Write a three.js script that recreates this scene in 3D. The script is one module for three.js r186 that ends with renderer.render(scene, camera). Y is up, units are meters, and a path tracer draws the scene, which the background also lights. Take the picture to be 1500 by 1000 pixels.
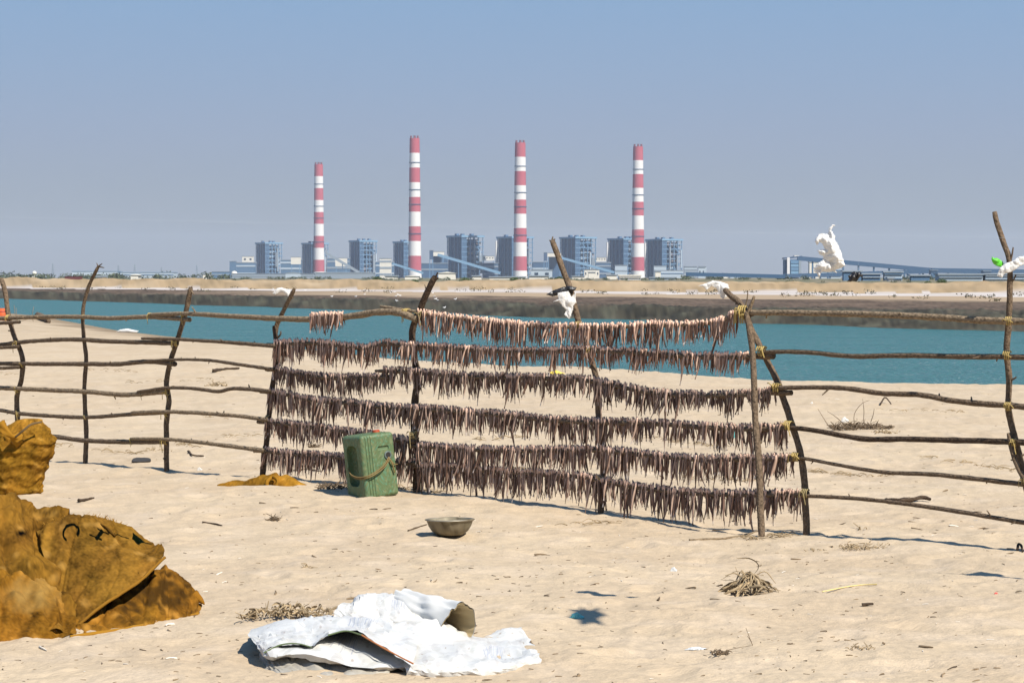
import * as THREE from 'three';
import { mergeGeometries, toCreasedNormals } from 'three/addons/utils/BufferGeometryUtils.js';
import { RoundedBoxGeometry } from 'three/addons/geometries/RoundedBoxGeometry.js';
import { createNoise2D, createNoise3D } from 'simplex-noise';
import { Brush, Evaluator, SUBTRACTION } from 'three-bvh-csg';

// ---------------------------------------------------------------- camera, sky, sun, exposure
const F = 3400, HORIZON = 406, EYE = 1.65;                       // focal length in photo pixels, horizon row, eye height
const PITCH = Math.atan((500 - HORIZON) / F);
const scene = new THREE.Scene();
const camera = new THREE.PerspectiveCamera(2 * Math.atan(500 / F) * 180 / Math.PI, 1.5, 0.1, 60000);
camera.position.set(0, EYE, 0);
camera.rotation.set(-PITCH, 0, 0);
const renderer = new THREE.WebGLRenderer({ antialias: true });
renderer.toneMapping = THREE.LinearToneMapping;
renderer.toneMappingExposure = 1.55;
renderer.shadowMap.enabled = true;

{ // computed clear sky, only air: colour by height above the horizon
  const W = 256, H = 512, a = new Float32Array(W * H * 4);
  const stops = [[0, .198, .21, .224], [1.8, .214, .246, .287], [3.5, .208, .257, .345], [5, .19, .262, .375], [7, .166, .262, .4], [14, .11, .235, .42], [30, .08, .19, .40], [90, .05, .13, .32]];
  for (let j = 0; j < H; j++) {
    const e = Math.max(0, (j + .5) / H * 180 - 90);
    let k = 0; while (k < stops.length - 2 && e > stops[k + 1][0]) k++;
    const s = stops[k], t = stops[k + 1], m = Math.min(1, (e - s[0]) / (t[0] - s[0]));
    for (let i = 0; i < W; i++) for (let c = 0; c < 4; c++) a[(j * W + i) * 4 + c] = c === 3 ? 1 : s[c + 1] + (t[c + 1] - s[c + 1]) * m;
  }
  const sky = new THREE.DataTexture(a, W, H, THREE.RGBAFormat, THREE.FloatType);
  sky.mapping = THREE.EquirectangularReflectionMapping; sky.magFilter = THREE.LinearFilter; sky.needsUpdate = true;
  scene.background = sky; scene.environment = sky;
}
const sun = new THREE.DirectionalLight(new THREE.Color(1, .95, .86), 4.9);
{
  const el = 48 * Math.PI / 180, az = new THREE.Vector2(1, 1.14).normalize();
  sun.position.set(az.x * Math.cos(el) * 60, Math.sin(el) * 60, -14 + az.y * Math.cos(el) * 60);
  sun.target.position.set(0, 0, -14); scene.add(sun, sun.target);
  sun.castShadow = true; sun.shadow.mapSize.set(4096, 4096);
  Object.assign(sun.shadow.camera, { left: -14, right: 14, top: 14, bottom: -14, near: 1, far: 140 });
}
scene.fog = new THREE.FogExp2(new THREE.Color(.8, .88, 1), 0.000045);

// ---------------------------------------------------------------- helpers
let seed = 7; const rnd = () => { seed |= 0; seed = seed + 0x6D2B79F5 | 0; let t = Math.imul(seed ^ seed >>> 15, 1 | seed); t = t + Math.imul(t ^ t >>> 7, 61 | t) ^ t; return ((t ^ t >>> 14) >>> 0) / 4294967296; };
const R = (a, b) => a + (b - a) * rnd();
const n2 = createNoise2D(rnd), n3 = createNoise3D(rnd);
const clamp = (v, a = 0, b = 1) => Math.min(b, Math.max(a, v)), sstep = (a, b, v) => { const t = clamp((v - a) / (b - a)); return t * t * (3 - 2 * t); };
const lerp = (a, b, t) => a + (b - a) * t;
const V = (x, y, z) => new THREE.Vector3(x, y, z);
const ST = Math.sin(PITCH), CT = Math.cos(PITCH);
function ray(px, py) { const u = px - 750, v = 500 - py; return V(u, -ST * F + CT * v, -CT * F - ST * v); }
function at(px, py, d) { const r = ray(px, py); r.multiplyScalar(d / -r.z); r.y += EYE; return r; }           // point on that line of sight at depth d
function gnd(px, py, h = 0) { const r = ray(px, py); r.multiplyScalar((h - EYE) / r.y); r.y += EYE; return r; }   // ... on level ground
const FM = 1.012;
function fp(px, py, off = 0) { const r = ray(px, py); r.multiplyScalar((16.85 + off) / (-r.z + FM * r.x)); r.y += EYE; return r; }   // ... on the upright plane of the fence
const FDIR = V(1, 0, FM).normalize(), FNORM = V(-FM, 0, 1).normalize(), FYAW = -Math.atan(FM);
const used = {};
const numbered = n => { const k = used[n] = (used[n] ?? -1) + 1; return k ? n + '_' + String(k).padStart(3, '0') : n; };
function shade(o) { o.traverse(m => { if (m.isMesh) { m.castShadow = true; m.receiveShadow = true; } }); return o; }
function top(o, name, label, category, group, kind) {
  o.name = numbered(name);
  if (kind) o.userData.kind = kind;
  if (label) o.userData.label = label;
  if (category) o.userData.category = category;
  if (group) o.userData.group = group;
  scene.add(shade(o)); return o;
}
function part(parent, name, geo, m) { const o = new THREE.Mesh(geo, m); o.name = name; o.castShadow = o.receiveShadow = true; parent.add(o); return o; }
const base = (x, y, z) => { const g = new THREE.Group(); g.position.set(x, y, z); return g; };
const M = (r, g, b, rough = .85, extra = {}) => new THREE.MeshStandardMaterial({ color: new THREE.Color().setRGB(r, g, b), roughness: rough, ...extra });
function dataTex(w, h, fn, srgb = false) {
  const a = new Uint8Array(w * h * 4);
  for (let j = 0; j < h; j++) for (let i = 0; i < w; i++) { const c = fn(i, j), k = (j * w + i) * 4; const q = Array.isArray(c) ? c : [c, c, c]; for (let s = 0; s < 3; s++) a[k + s] = clamp(q[s]) * 255; a[k + 3] = 255; }
  const t = new THREE.DataTexture(a, w, h); t.wrapS = t.wrapT = THREE.RepeatWrapping; t.magFilter = THREE.LinearFilter; t.minFilter = THREE.LinearMipmapLinearFilter; t.generateMipmaps = true;
  if (srgb) t.colorSpace = THREE.SRGBColorSpace; t.needsUpdate = true; return t;
}
// noise that repeats after w, h
const tile = (i, j, w, h, f, s = 0) => { const a = i / w * 2 * Math.PI, b = j / h * 2 * Math.PI, q = f / (2 * Math.PI); return n3(Math.cos(a) * q + s, Math.sin(a) * q + Math.cos(b) * q * 1.3, Math.sin(b) * q * 1.3 - s); };
const grainTex = dataTex(512, 512, (i, j) => .5 + .22 * tile(i, j, 512, 512, 34) + .2 * tile(i, j, 512, 512, 90, 5) + .22 * (rnd() - .5));
const speckTex = dataTex(512, 512, (i, j) => { const v = .86 + .05 * tile(i, j, 512, 512, 9, 2) + .05 * tile(i, j, 512, 512, 40, 4) + .1 * (rnd() - .5) - (rnd() > .996 ? .3 : 0); return [v, v * .995, v * .985]; });
const barkTex = dataTex(128, 512, (i, j) => { const v = .62 + .22 * tile(i, j * .25, 128, 128, 26) + .16 * tile(i, j, 128, 512, 18, 3) + .12 * (rnd() - .5); return [v, v * .97, v * .93]; });
const barkBump = dataTex(128, 512, (i, j) => .5 + .3 * tile(i, j * .2, 128, 102.4, 40) + .15 * tile(i, j, 128, 512, 30, 7) + .1 * (rnd() - .5));
const weaveTex = dataTex(256, 256, (i, j) => { const w = .5 + .5 * Math.sin(i * Math.PI / 2) * (((j >> 1) & 1) ? 1 : -1); return clamp(.35 + .4 * w + .3 * (rnd() - .5)); });
function tube(pts, rad, { seg = 8, per = 24, lump = .1, cap = true, sub = null } = {}) {   // a crooked tapering stick along pts
  const c = new THREE.CatmullRomCurve3(pts, false, 'centripetal'), L = c.getLength(), n = sub ?? Math.max(4, Math.round(L * per)), pos = [], uv = [], idx = [];
  const fr = c.computeFrenetFrames(n, false), s0 = R(0, 99), rf = typeof rad === 'function' ? rad : () => rad;
  for (let i = 0; i <= n; i++) {
    const t = i / n, p = c.getPointAt(t), r = rf(t);
    for (let k = 0; k <= seg; k++) {
      const a = k / seg * Math.PI * 2, q = r * (1 + lump * (n3(Math.cos(a) * .8 + s0, Math.sin(a) * .8, t * L * 9) + .8 * Math.max(0, n2(t * L * 5, s0)) ** 3));
      pos.push(p.x + (fr.normals[i].x * Math.cos(a) + fr.binormals[i].x * Math.sin(a)) * q, p.y + (fr.normals[i].y * Math.cos(a) + fr.binormals[i].y * Math.sin(a)) * q, p.z + (fr.normals[i].z * Math.cos(a) + fr.binormals[i].z * Math.sin(a)) * q);
      uv.push(k / seg * .3, t * L * 1.1 + s0);
    }
  }
  for (let i = 0; i < n; i++) for (let k = 0; k < seg; k++) { const a = i * (seg + 1) + k, b = a + seg + 1; idx.push(a, a + 1, b, b, a + 1, b + 1); }
  if (cap) for (const [i, f] of [[0, 1], [n, 0]]) { const p = c.getPointAt(i / n), m = pos.length / 3; pos.push(p.x, p.y, p.z); uv.push(0, 0); for (let k = 0; k < seg; k++) { const a = i * (seg + 1) + k; f ? idx.push(m, a + 1, a) : idx.push(m, a, a + 1); } }
  const g = new THREE.BufferGeometry(); g.setAttribute('position', new THREE.Float32BufferAttribute(pos, 3)); g.setAttribute('uv', new THREE.Float32BufferAttribute(uv, 2)); g.setIndex(idx); g.computeVertexNormals(); return g;
}
function box(w, h, d, x = 0, y = 0, z = 0) { const g = new THREE.BoxGeometry(w, h, d); g.translate(x, y, z); return g; }
const UNIT = new THREE.BoxGeometry(1, 1, 1);
function ub(parent, name, m, w, h, d, x, y, z) { const o = part(parent, name, UNIT, m); o.scale.set(w, h, d); o.position.set(x, y, z); return o; }
function paint(g, fn) { const p = g.attributes.position, c = new Float32Array(p.count * 3); for (let i = 0; i < p.count; i++) { const q = fn(p.getX(i), p.getY(i), p.getZ(i), i); c.set(q, i * 3); } g.setAttribute('color', new THREE.BufferAttribute(c, 3)); return g; }

// ---------------------------------------------------------------- terrain
const WATER = -.5;
const pw = (P, x) => { let k = 0; while (k < P.length - 2 && x > P[k + 1][0]) k++; const [a, b] = P[k], [c, d] = P[k + 1]; return b + (d - b) * (x - a) / (c - a); };
const shoreP = [[-200, 560], [-26.6, 130], [-16.3, 95], [-12.75, 85], [-8.7, 76], [-2.3, 59], [.9, 54], [5.2, 46.6], [10, 44.4], [60, 42], [400, 41]];
const farP = [[-300, 720], [-52, 236], [-27.6, 187], [-4.5, 141], [1.1, 124], [11.7, 107], [20, 92], [40, 78], [400, 74]];
const shore = x => Math.max(30, pw(shoreP, x)), farEdge = x => pw(farP, x), saltD = x => Math.max(150, 250 - 1.35 * x), bermD = x => Math.max(200, 305 - 1.15 * x);
const cell = (i, j, k) => { const s = Math.sin(i * 127.1 + j * 311.7 + k * 74.7) * 43758.5453; return s - Math.floor(s); };
function prints(x, z) {                                             // trodden sand: old footprints and scuffs
  let h = 0; const S = .42, ci = Math.floor(x / S), cj = Math.floor(z / S);
  for (let i = ci - 1; i <= ci + 1; i++) for (let j = cj - 1; j <= cj + 1; j++) {
    const e = cell(i, j, 4); if (e < .25) continue;
    const a = cell(i, j, 3) * 6.28, dx = x - (i + cell(i, j, 1)) * S, dz = z - (j + cell(i, j, 2)) * S, u = (dx * Math.cos(a) + dz * Math.sin(a)) / .15, v = (-dx * Math.sin(a) + dz * Math.cos(a)) / .085, q = u * u + v * v;
    if (q < 6) h += (-.0105 * Math.exp(-q * 1.6) + .006 * Math.exp(-((Math.sqrt(q) - 1.35) ** 2) * 5)) * (.4 + e);
  }
  return h;
}
function height(x, z) {
  const d = -z, r = Math.hypot(x, z), s = shore(x), fe = farEdge(x), mid = (s + fe) / 2;
  if (d < mid) {
    let h = .035 * n2(x * .22, z * .22) * clamp((r - 4) / 8) + .013 * n2(x * .9 + 9, z * .9);
    if (r < 60) h += (.005 * n2(x * 2.6, z * 2.6 + 4) + .0034 * n2(x * 6.5, z * 6.5) + prints(x, z)) * clamp((60 - r) / 20);
    if (r < 26) h += .0022 * n2(x * 15, z * 15);
    const w = .21 * s, t = s - d;
    if (t < w) h = h * clamp(t / w) + WATER * (1 - clamp(t / w)) ** .85 + (t < 0 ? t * .05 : 0);
    if (x > -3 && t > 0) h += .018 * n2(x * .35, z * .15) * sstep(w * 2.4, w * 1.1, t) * sstep(0, w * .6, t);
    return Math.max(h, -1.6);
  }
  const u = d - fe + 2.5 * n2(x * .06, z * .06);
  if (u < 0) return Math.max(-1.6, WATER + u * .06);
  let h = WATER + .6 * sstep(0, 9, u) + .1 * n2(x * .12, z * .16) * sstep(0, 4, u) * sstep(30, 10, u) + (.08 * Math.abs(n2(x * .5, z * .4)) + .1 * Math.abs(n2(x * 1.6, z * 1.1)) - .05) * sstep(0, 3, u) * sstep(34, 12, u);
  h += .05 * n2(x * .05, z * .05) * sstep(15, 40, u);
  const b = d - bermD(x), H = 1.16 - .003 * clamp(x, -110, 70);
  const lump = 1 + .2 * n2(x * .05, 3) + .16 * n2(x * .17, z * .03) + .09 * n2(x * .5, z * .2);
  h += (H - .1) * lump * sstep(-34, -3, b + 7 * n2(x * .04, 8) + 3 * n2(x * .2, z * .1)) * lerp(1, .55, sstep(15, 60, b));
  if (b > 60) h = lerp(h, .15, sstep(60, 160, b));
  return h;
}
{
  const ang = [], rad = [];
  const fine = 13.6 * Math.PI / 180, NF = 560;
  for (let i = 0; i <= NF; i++) ang.push(-fine + 2 * fine * i / NF);
  for (let i = 1; i < 72; i++) { const t = i / 72; ang.push(fine + (2 * Math.PI - 2 * fine) * t); }
  ang.push(-fine + 2 * Math.PI);
  for (const r of [.3, 1, 2, 3, 4, 5, 6, 6.8, 7.5]) rad.push(r);
  for (let q = 1 / 8, k = 0; q > 1 / 1100; q -= (1 / 8 - 1 / 1100) / 800, k++) rad.push(1 / q);
  for (const r of [1200, 1500, 2000, 2800, 4000, 6000, 9000, 14000]) rad.push(r);
  const NA = ang.length, NR = rad.length, pos = new Float32Array(NA * NR * 3), col = new Float32Array(NA * NR * 3), zone = new Uint8Array(NA * NR);
  const mixc = (a, b, t) => [lerp(a[0], b[0], t), lerp(a[1], b[1], t), lerp(a[2], b[2], t)];
  const sand = [.525, .415, .285], wet = [.2, .145, .09], mudD = [.05, .044, .03], mudB = [.105, .074, .052], bar = [.33, .245, .16], salt = [.5, .455, .42], berm = [.36, .255, .145], bermD2 = [.25, .18, .1], plain = [.2, .165, .11];
  for (let i = 0; i < NR; i++) for (let j = 0; j < NA; j++) {
    const x = rad[i] * Math.sin(ang[j]), z = -rad[i] * Math.cos(ang[j]), d = -z, k = i * NA + j, h = height(x, z);
    pos.set([x, h, z], k * 3);
    const s = shore(x), fe = farEdge(x), wob = n2(x * .05, z * .03), w2 = n2(x * .25, z * .12);
    let c, zn;
    if (d < (s + fe) / 2) {
      zn = 0; const t = s - d;
      c = mixc(sand, [.48, .37, .25], .5 + .5 * n2(x * .5, z * .5 + 30));
      c = mixc(c, [.56, .45, .33], clamp(.6 * n2(x * 1.7 + 50, z * 1.7)));
      c = mixc(c, wet, sstep(.2, .03, h - WATER + .07 * w2) * .85);
      if (x < -4) c = mixc(c, [.3, .225, .145], .45 * sstep(.32, .12, t / s + .05 * wob) * clamp(.5 + n2(x * .15, z * .5)));
    } else {
      const u = d - fe + 2.5 * wob, sa = (d - saltD(x)) / saltD(x) + .012 * wob + .01 * w2, b = d - bermD(x) + 5 * wob + 3 * w2;
      if (u < 0) { zn = 1; c = mudD; }
      else if (b < -34 + 6 * w2) {
        const barK = (d - saltD(x)) / saltD(x);
        if (sa > -.07) { zn = 2; c = mixc(salt, [.36, .3, .25], clamp(.35 + .7 * n2(x * .07, z * .2))); }
        else { zn = 1; c = mixc(mudD, mudB, clamp(sstep(7, 22, u + 5 * w2) + .3 * w2)); c = mixc(c, [.078, .074, .05], clamp(n2(x * .7, z * .5) * 1.3) * sstep(26, 6, u)); c = mixc(c, [.03, .028, .022], clamp(n2(x * .9 + 40, z * .45) * 1.6 - .5) * sstep(24, 8, u)); { const q = 1 + .3 * n2(x * 2.6, z * .9) + .3 * n2(x * .3, z * 1.7); c = c.map(v => v * q); } c = mixc(c, bar, sstep(-.29, -.23, barK + .05 * wob + .02 * w2) * sstep(-30, 0, x + 10)); }
      } else if (b < 130) { zn = 3; c = mixc(berm, bermD2, clamp(.4 + .5 * w2 + .5 * n2(x * .9, z * .3))); c = mixc(c, [.45, .34, .22], clamp(n2(x * .08 + 7, z * .02)) * .8); }
      else { zn = 4; c = mixc(plain, [.12, .12, .07], clamp(.5 + wob)); }
    }
    zone[k] = zn; col.set(c, k * 3);
  }
  const names = ['sand_beach', 'mud_bank', 'salt_flat', 'sand_berm', 'coastal_plain'];
  const idxs = names.map(() => []);
  for (let i = 0; i < NR - 1; i++) for (let j = 0; j < NA - 1; j++) {
    const a = i * NA + j, b = a + 1, c = a + NA, e = c + 1;
    const L = idxs[Math.max(zone[a], zone[e])]; L.push(a, c, b, b, c, e);
  }
  // one continuous relief; smooth normals over the whole sheet, then cut into its kinds of ground
  const whole = new THREE.BufferGeometry(); whole.setAttribute('position', new THREE.BufferAttribute(pos, 3)); whole.setIndex(idxs.flat().length ? [].concat(...idxs.map(a => a)) : []);
  whole.computeVertexNormals(); const nor = whole.attributes.normal.array;
  const mats = [
    new THREE.MeshPhysicalMaterial({ vertexColors: true, roughness: .95, specularIntensity: .2, map: speckTex, bumpMap: grainTex, bumpScale: .004 }),
    ...[.85, .9, .95, .95].map(r => new THREE.MeshPhysicalMaterial({ vertexColors: true, roughness: r, specularIntensity: .15 }))];
  names.forEach((n, q) => {
    const map = new Map(), P = [], N = [], C = [], U = [], I = [];
    for (const k of idxs[q]) { let m = map.get(k); if (m === undefined) { m = P.length / 3; map.set(k, m); for (let s = 0; s < 3; s++) { P.push(pos[k * 3 + s]); N.push(nor[k * 3 + s]); C.push(col[k * 3 + s]); } U.push(pos[k * 3] * .8, pos[k * 3 + 2] * .8); } I.push(m); }
    const g = new THREE.BufferGeometry(); g.setAttribute('position', new THREE.Float32BufferAttribute(P, 3)); g.setAttribute('normal', new THREE.Float32BufferAttribute(N, 3)); g.setAttribute('color', new THREE.Float32BufferAttribute(C, 3)); g.setAttribute('uv', new THREE.Float32BufferAttribute(U, 2)); g.setIndex(I);
    const o = new THREE.Mesh(g, mats[q]);
    top(o, n, ['pale trodden sand of the near beach', 'dark mud bank along the far side of the creek', 'pale salt flat behind the far mud', 'low lumpy sand berm beyond the salt flat', 'flat plain reaching to the horizon'][q], ['beach', 'mud bank', 'salt flat', 'sand berm', 'plain'][q], null, 'structure');
  });
}
const groundAt = (px, py) => { let p = gnd(px, py, 0); for (let i = 0; i < 4; i++) p = gnd(px, py, height(p.x, p.z)); return p; };
{ // creek water
  const g = new THREE.PlaneGeometry(900, 620, 1, 1); g.rotateX(-Math.PI / 2); g.translate(-60, 0, 0);
  const uv = g.attributes.uv; for (let i = 0; i < uv.count; i++) uv.setXY(i, uv.getX(i) * 900 / 9, uv.getY(i) * 620 / 9);
  const wave = dataTex(512, 512, (i, j) => .5 + .16 * tile(i, j * 2, 512, 512, 3, 6) + .16 * tile(i, j * 2, 512, 512, 12) + .16 * tile(i, j * 2, 512, 512, 30, 3) + .1 * tile(i, j, 512, 512, 70, 8));
  const o = new THREE.Mesh(g, new THREE.MeshPhysicalMaterial({ color: new THREE.Color().setRGB(.024, .112, .1), roughness: .22, ior: 1.33, specularIntensity: .62, bumpMap: wave, bumpScale: .3 }));
  o.position.set(0, WATER, -340);
  top(o, 'creek_water', 'calm teal tidal creek between the beach and the far mud bank', 'water', null, 'structure');
}

// ---------------------------------------------------------------- power station on the horizon
const hx = (px, d) => (px - 750) / F * d, hy = (py, d) => EYE + (HORIZON - py) / F * d;
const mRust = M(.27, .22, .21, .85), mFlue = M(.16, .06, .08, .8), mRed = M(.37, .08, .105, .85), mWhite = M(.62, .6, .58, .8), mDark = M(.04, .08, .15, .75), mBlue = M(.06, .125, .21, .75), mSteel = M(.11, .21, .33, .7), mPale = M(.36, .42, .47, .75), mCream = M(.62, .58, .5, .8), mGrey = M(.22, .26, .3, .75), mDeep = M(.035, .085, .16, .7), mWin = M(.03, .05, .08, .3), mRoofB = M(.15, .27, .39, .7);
function chimney(px, pyTop, d, wTop, wBase, label) {
  const g = base(hx(px, d), 0, -d), H = hy(pyTop, d), rT = wTop / 2 / F * d, rB = wBase / 2 / F * d, N = 9, low = H * .055;
  const rr = y => lerp(rB, rT, y / H);
  part(g, 'plinth', new THREE.CylinderGeometry(rr(low), rB * 1.04, low, 24), mWhite).position.y = low / 2;
  for (let k = 0; k < N; k++) {
    const y0 = low + (H - low) * k / N, y1 = low + (H - low) * (k + 1) / N;
    part(g, 'band', new THREE.CylinderGeometry(rr(y1), rr(y0), y1 - y0, 28), k % 2 ? mWhite : mRed).position.y = (y0 + y1) / 2;
    if (k && k % 2 === (k > 4 ? 1 : 0)) { const w = part(g, 'walkway', new THREE.CylinderGeometry(rr(y0) * 1.07, rr(y0) * 1.07, 1.4, 24), mDark); w.position.y = lerp(y0, y1, k === 7 ? .35 : .5); }
  }
  for (const [a, b] of [[-.7, .1], [.65, .25], [.05, -.5], [.0, .6]]) part(g, 'flue', new THREE.CylinderGeometry(rT * .2, rT * .2, 6, 10), mFlue).position.set(a * rT, H + 2, b * rT);
  return top(g, 'chimney', label, 'chimney', 'striped power station chimneys');
}
chimney(467, 241, 5600, 12.5, 16.5, 'leftmost and shortest of the four red and white striped chimneys');
chimney(607.5, 203, 4560, 14.5, 19.5, 'tallest red and white striped chimney, second from the left');
chimney(762, 209.5, 4700, 15.5, 20.5, 'red and white striped chimney, third from the left');
chimney(934.5, 215, 4850, 14.5, 19.5, 'red and white striped chimney, rightmost of the four');
function boilerHouse(px0, px1, py, d, label, pipe) {
  const W = (px1 - px0) / F * d, H = hy(py, d), S = W * .71, D = W * .74, g = base(hx((px0 + px1) / 2, d), 0, -d - W * .5), fl = 8;
  g.rotation.y = 34 * Math.PI / 180 * -1;
  g.rotation.y = Math.PI * .19;
  const hs = S / 2, hd = D / 2;
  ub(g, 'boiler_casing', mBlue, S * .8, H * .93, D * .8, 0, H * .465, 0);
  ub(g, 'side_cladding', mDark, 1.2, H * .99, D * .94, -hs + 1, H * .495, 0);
  ub(g, 'stair_tower', mDeep, S * .2, H * 1.02, D * .2, -hs + S * .1, H * .51, hd - D * .08);
  for (let k = 0; k < 6; k++) ub(g, 'column', mSteel, 1.5, H, 1.5, -hs + S * k / 5, H / 2, hd);
  for (let k = 1; k < 5; k++) ub(g, 'column', mSteel, 1.5, H, 1.5, -hs - .6, H / 2, hd - D * k / 4);
  for (let k = 0; k < 3; k++) ub(g, 'column', mSteel, 1.5, H, 1.5, hs, H / 2, hd - D * (k + 1) / 3);
  for (let k = 1; k < fl; k++) { ub(g, 'floor_beam', mSteel, S + 3, 1.3, 2.2, 0, H * k / fl, hd + .2); ub(g, 'floor_beam', mBlue, 2, 1.3, D, -hs - .4, H * k / fl, 0); }
  for (let k = 1; k < fl; k++) for (let q = 0; q < 3; q++) { if (rnd() < .22) continue; ub(g, 'casing_panel', [mPale, mGrey, mRust, mGrey, mBlue, mSteel][Math.floor(rnd() * 6)], S * R(.14, .25), H / fl * R(.45, .85), 1, -hs + S * (.42 + .2 * q), H * (k - .5 + R(-.1, .1)) / fl + H / fl * .4, hd - R(1, 5)); }
  for (let k = 0; k < 3; k++) part(g, 'duct', new THREE.CylinderGeometry(R(1.2, 2.4), R(1.2, 2.4), H * R(.3, .7), 8), k ? mGrey : mPale).position.set(-hs + S * R(.3, .95), H * R(.3, .55), hd + R(1.5, 4));
  ub(g, 'roof', mRoofB, S + 5, H * .045, D + 5, 0, H * 1.0, 0);
  for (let k = 0; k < 3; k++) ub(g, 'roof_vent', mBlue, S * .12, H * .05, D * .14, -hs * .6 + S * .33 * k, H * 1.045, -hd * .2 + R(-8, 8));
  for (let k = 0; k < 2; k++) ub(g, 'brace', mSteel, 1.2, H * .26, 1.2, hs * .55, H * (.3 + .4 * k), hd + .6).rotation.z = k ? .8 : -.8;
  if (pipe) part(g, 'vent_pipe', new THREE.CylinderGeometry(2.2, 2.2, H * .9, 10), mWhite).position.set(-hs - 6, H * .47, -hd + 3);
  return top(g, 'boiler_house', label, 'boiler house', 'blue steel boiler houses');
}
boilerHouse(373, 411, 356, 5500, 'leftmost blue steel boiler house, with open framing');
boilerHouse(441, 479, 356.5, 5600, 'blue boiler house half hidden behind the leftmost striped chimney');
boilerHouse(511, 550, 353, 5400, 'blue boiler house between the two leftmost striped chimneys');
boilerHouse(576, 614, 354.5, 5200, 'blue boiler house half hidden behind the tallest striped chimney');
boilerHouse(655, 707, 346, 4800, 'wide blue boiler house between the second and third striped chimneys');
boilerHouse(729, 780, 347.5, 4950, 'blue boiler house behind the third striped chimney', 1);
boilerHouse(822, 873, 348, 4850, 'wide blue boiler house right of the leaning centre post');
boilerHouse(893, 943, 350, 5000, 'blue boiler house behind the rightmost striped chimney', 1);
boilerHouse(949, 1000, 351, 4900, 'rightmost blue boiler house of the row', 1);
function block(name, label, category, px0, px1, py0, d, m, { pyB = null, dep = null, wins = 0, roof = mGrey, gable = false, group, bands = 0, bandM = mDark } = {}) {
  const W = (px1 - px0) / F * d, H = hy(py0, d), y0 = pyB === null ? 0 : Math.max(0, hy(pyB, d)), D = dep ?? Math.max(W * .5, d < 1200 ? 4 : 12), g = base(hx((px0 + px1) / 2, d), 0, -d - D / 2);
  ub(g, 'wall', m, W, H - y0, D, 0, (H + y0) / 2, 0);
  if (gable) { const s = new THREE.Shape([[-W / 2 - 1, 0], [W / 2 + 1, 0], [0, H * .22]].map(a => new THREE.Vector2(...a))); const e = new THREE.ExtrudeGeometry(s, { depth: D + 1, bevelEnabled: false }); part(g, 'roof', e, roof).position.set(0, H, -D / 2 - .5); }
  else ub(g, 'roof', roof, W + 1.2, Math.max(.6, (H - y0) * .05), D + 1.2, 0, H + Math.max(.3, (H - y0) * .025), 0);
  for (let k = 0; k < wins; k++) ub(g, 'window', mWin, W / wins * .34, (H - y0) * .26, .6, -W / 2 + W * (k + .5) / wins, y0 + (H - y0) * .58, D / 2 + .1);
  for (let k = 0; k < bands; k++) ub(g, 'floor_band', bandM, W * 1.002, (H - y0) * .1, .8, 0, y0 + (H - y0) * (k + .6) / bands, D / 2 + .2);
  if (y0 > 3) for (const s of [-1, 1]) ub(g, 'support_leg', mSteel, 1.4, y0, 1.4, s * W * .42, y0 / 2, D / 2 - 1);
  return top(g, name, label, category, group);
}
function conveyor(a, b, d, label, m = mSteel, w = 5) {
  const A = V(hx(a[0], d), Math.max(3, hy(a[1], d)), -d), B = V(hx(b[0], d), Math.max(2, hy(b[1], d)), -d), L = A.distanceTo(B), g = base((A.x + B.x) / 2, 0, -d), mid = (A.y + B.y) / 2;
  const deck = ub(g, 'gallery', m, L, w, w, 0, mid, 0); deck.rotation.z = Math.atan2(B.y - A.y, B.x - A.x);
  const n = Math.max(2, Math.round(L / (d < 3000 ? 17 : 45)));
  for (let k = 1; k < n; k++) { const t = k / n, y = lerp(A.y, B.y, t) - w / 2; if (y > 2) ub(g, 'trestle', mBlue, 1.6, y, 2.6, (t - .5) * (B.x - A.x), y / 2, 0); }
  return top(g, 'coal_conveyor', label, 'conveyor', 'coal conveyors of the power station');
}
const G1 = 'low buildings around the power station';
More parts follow.
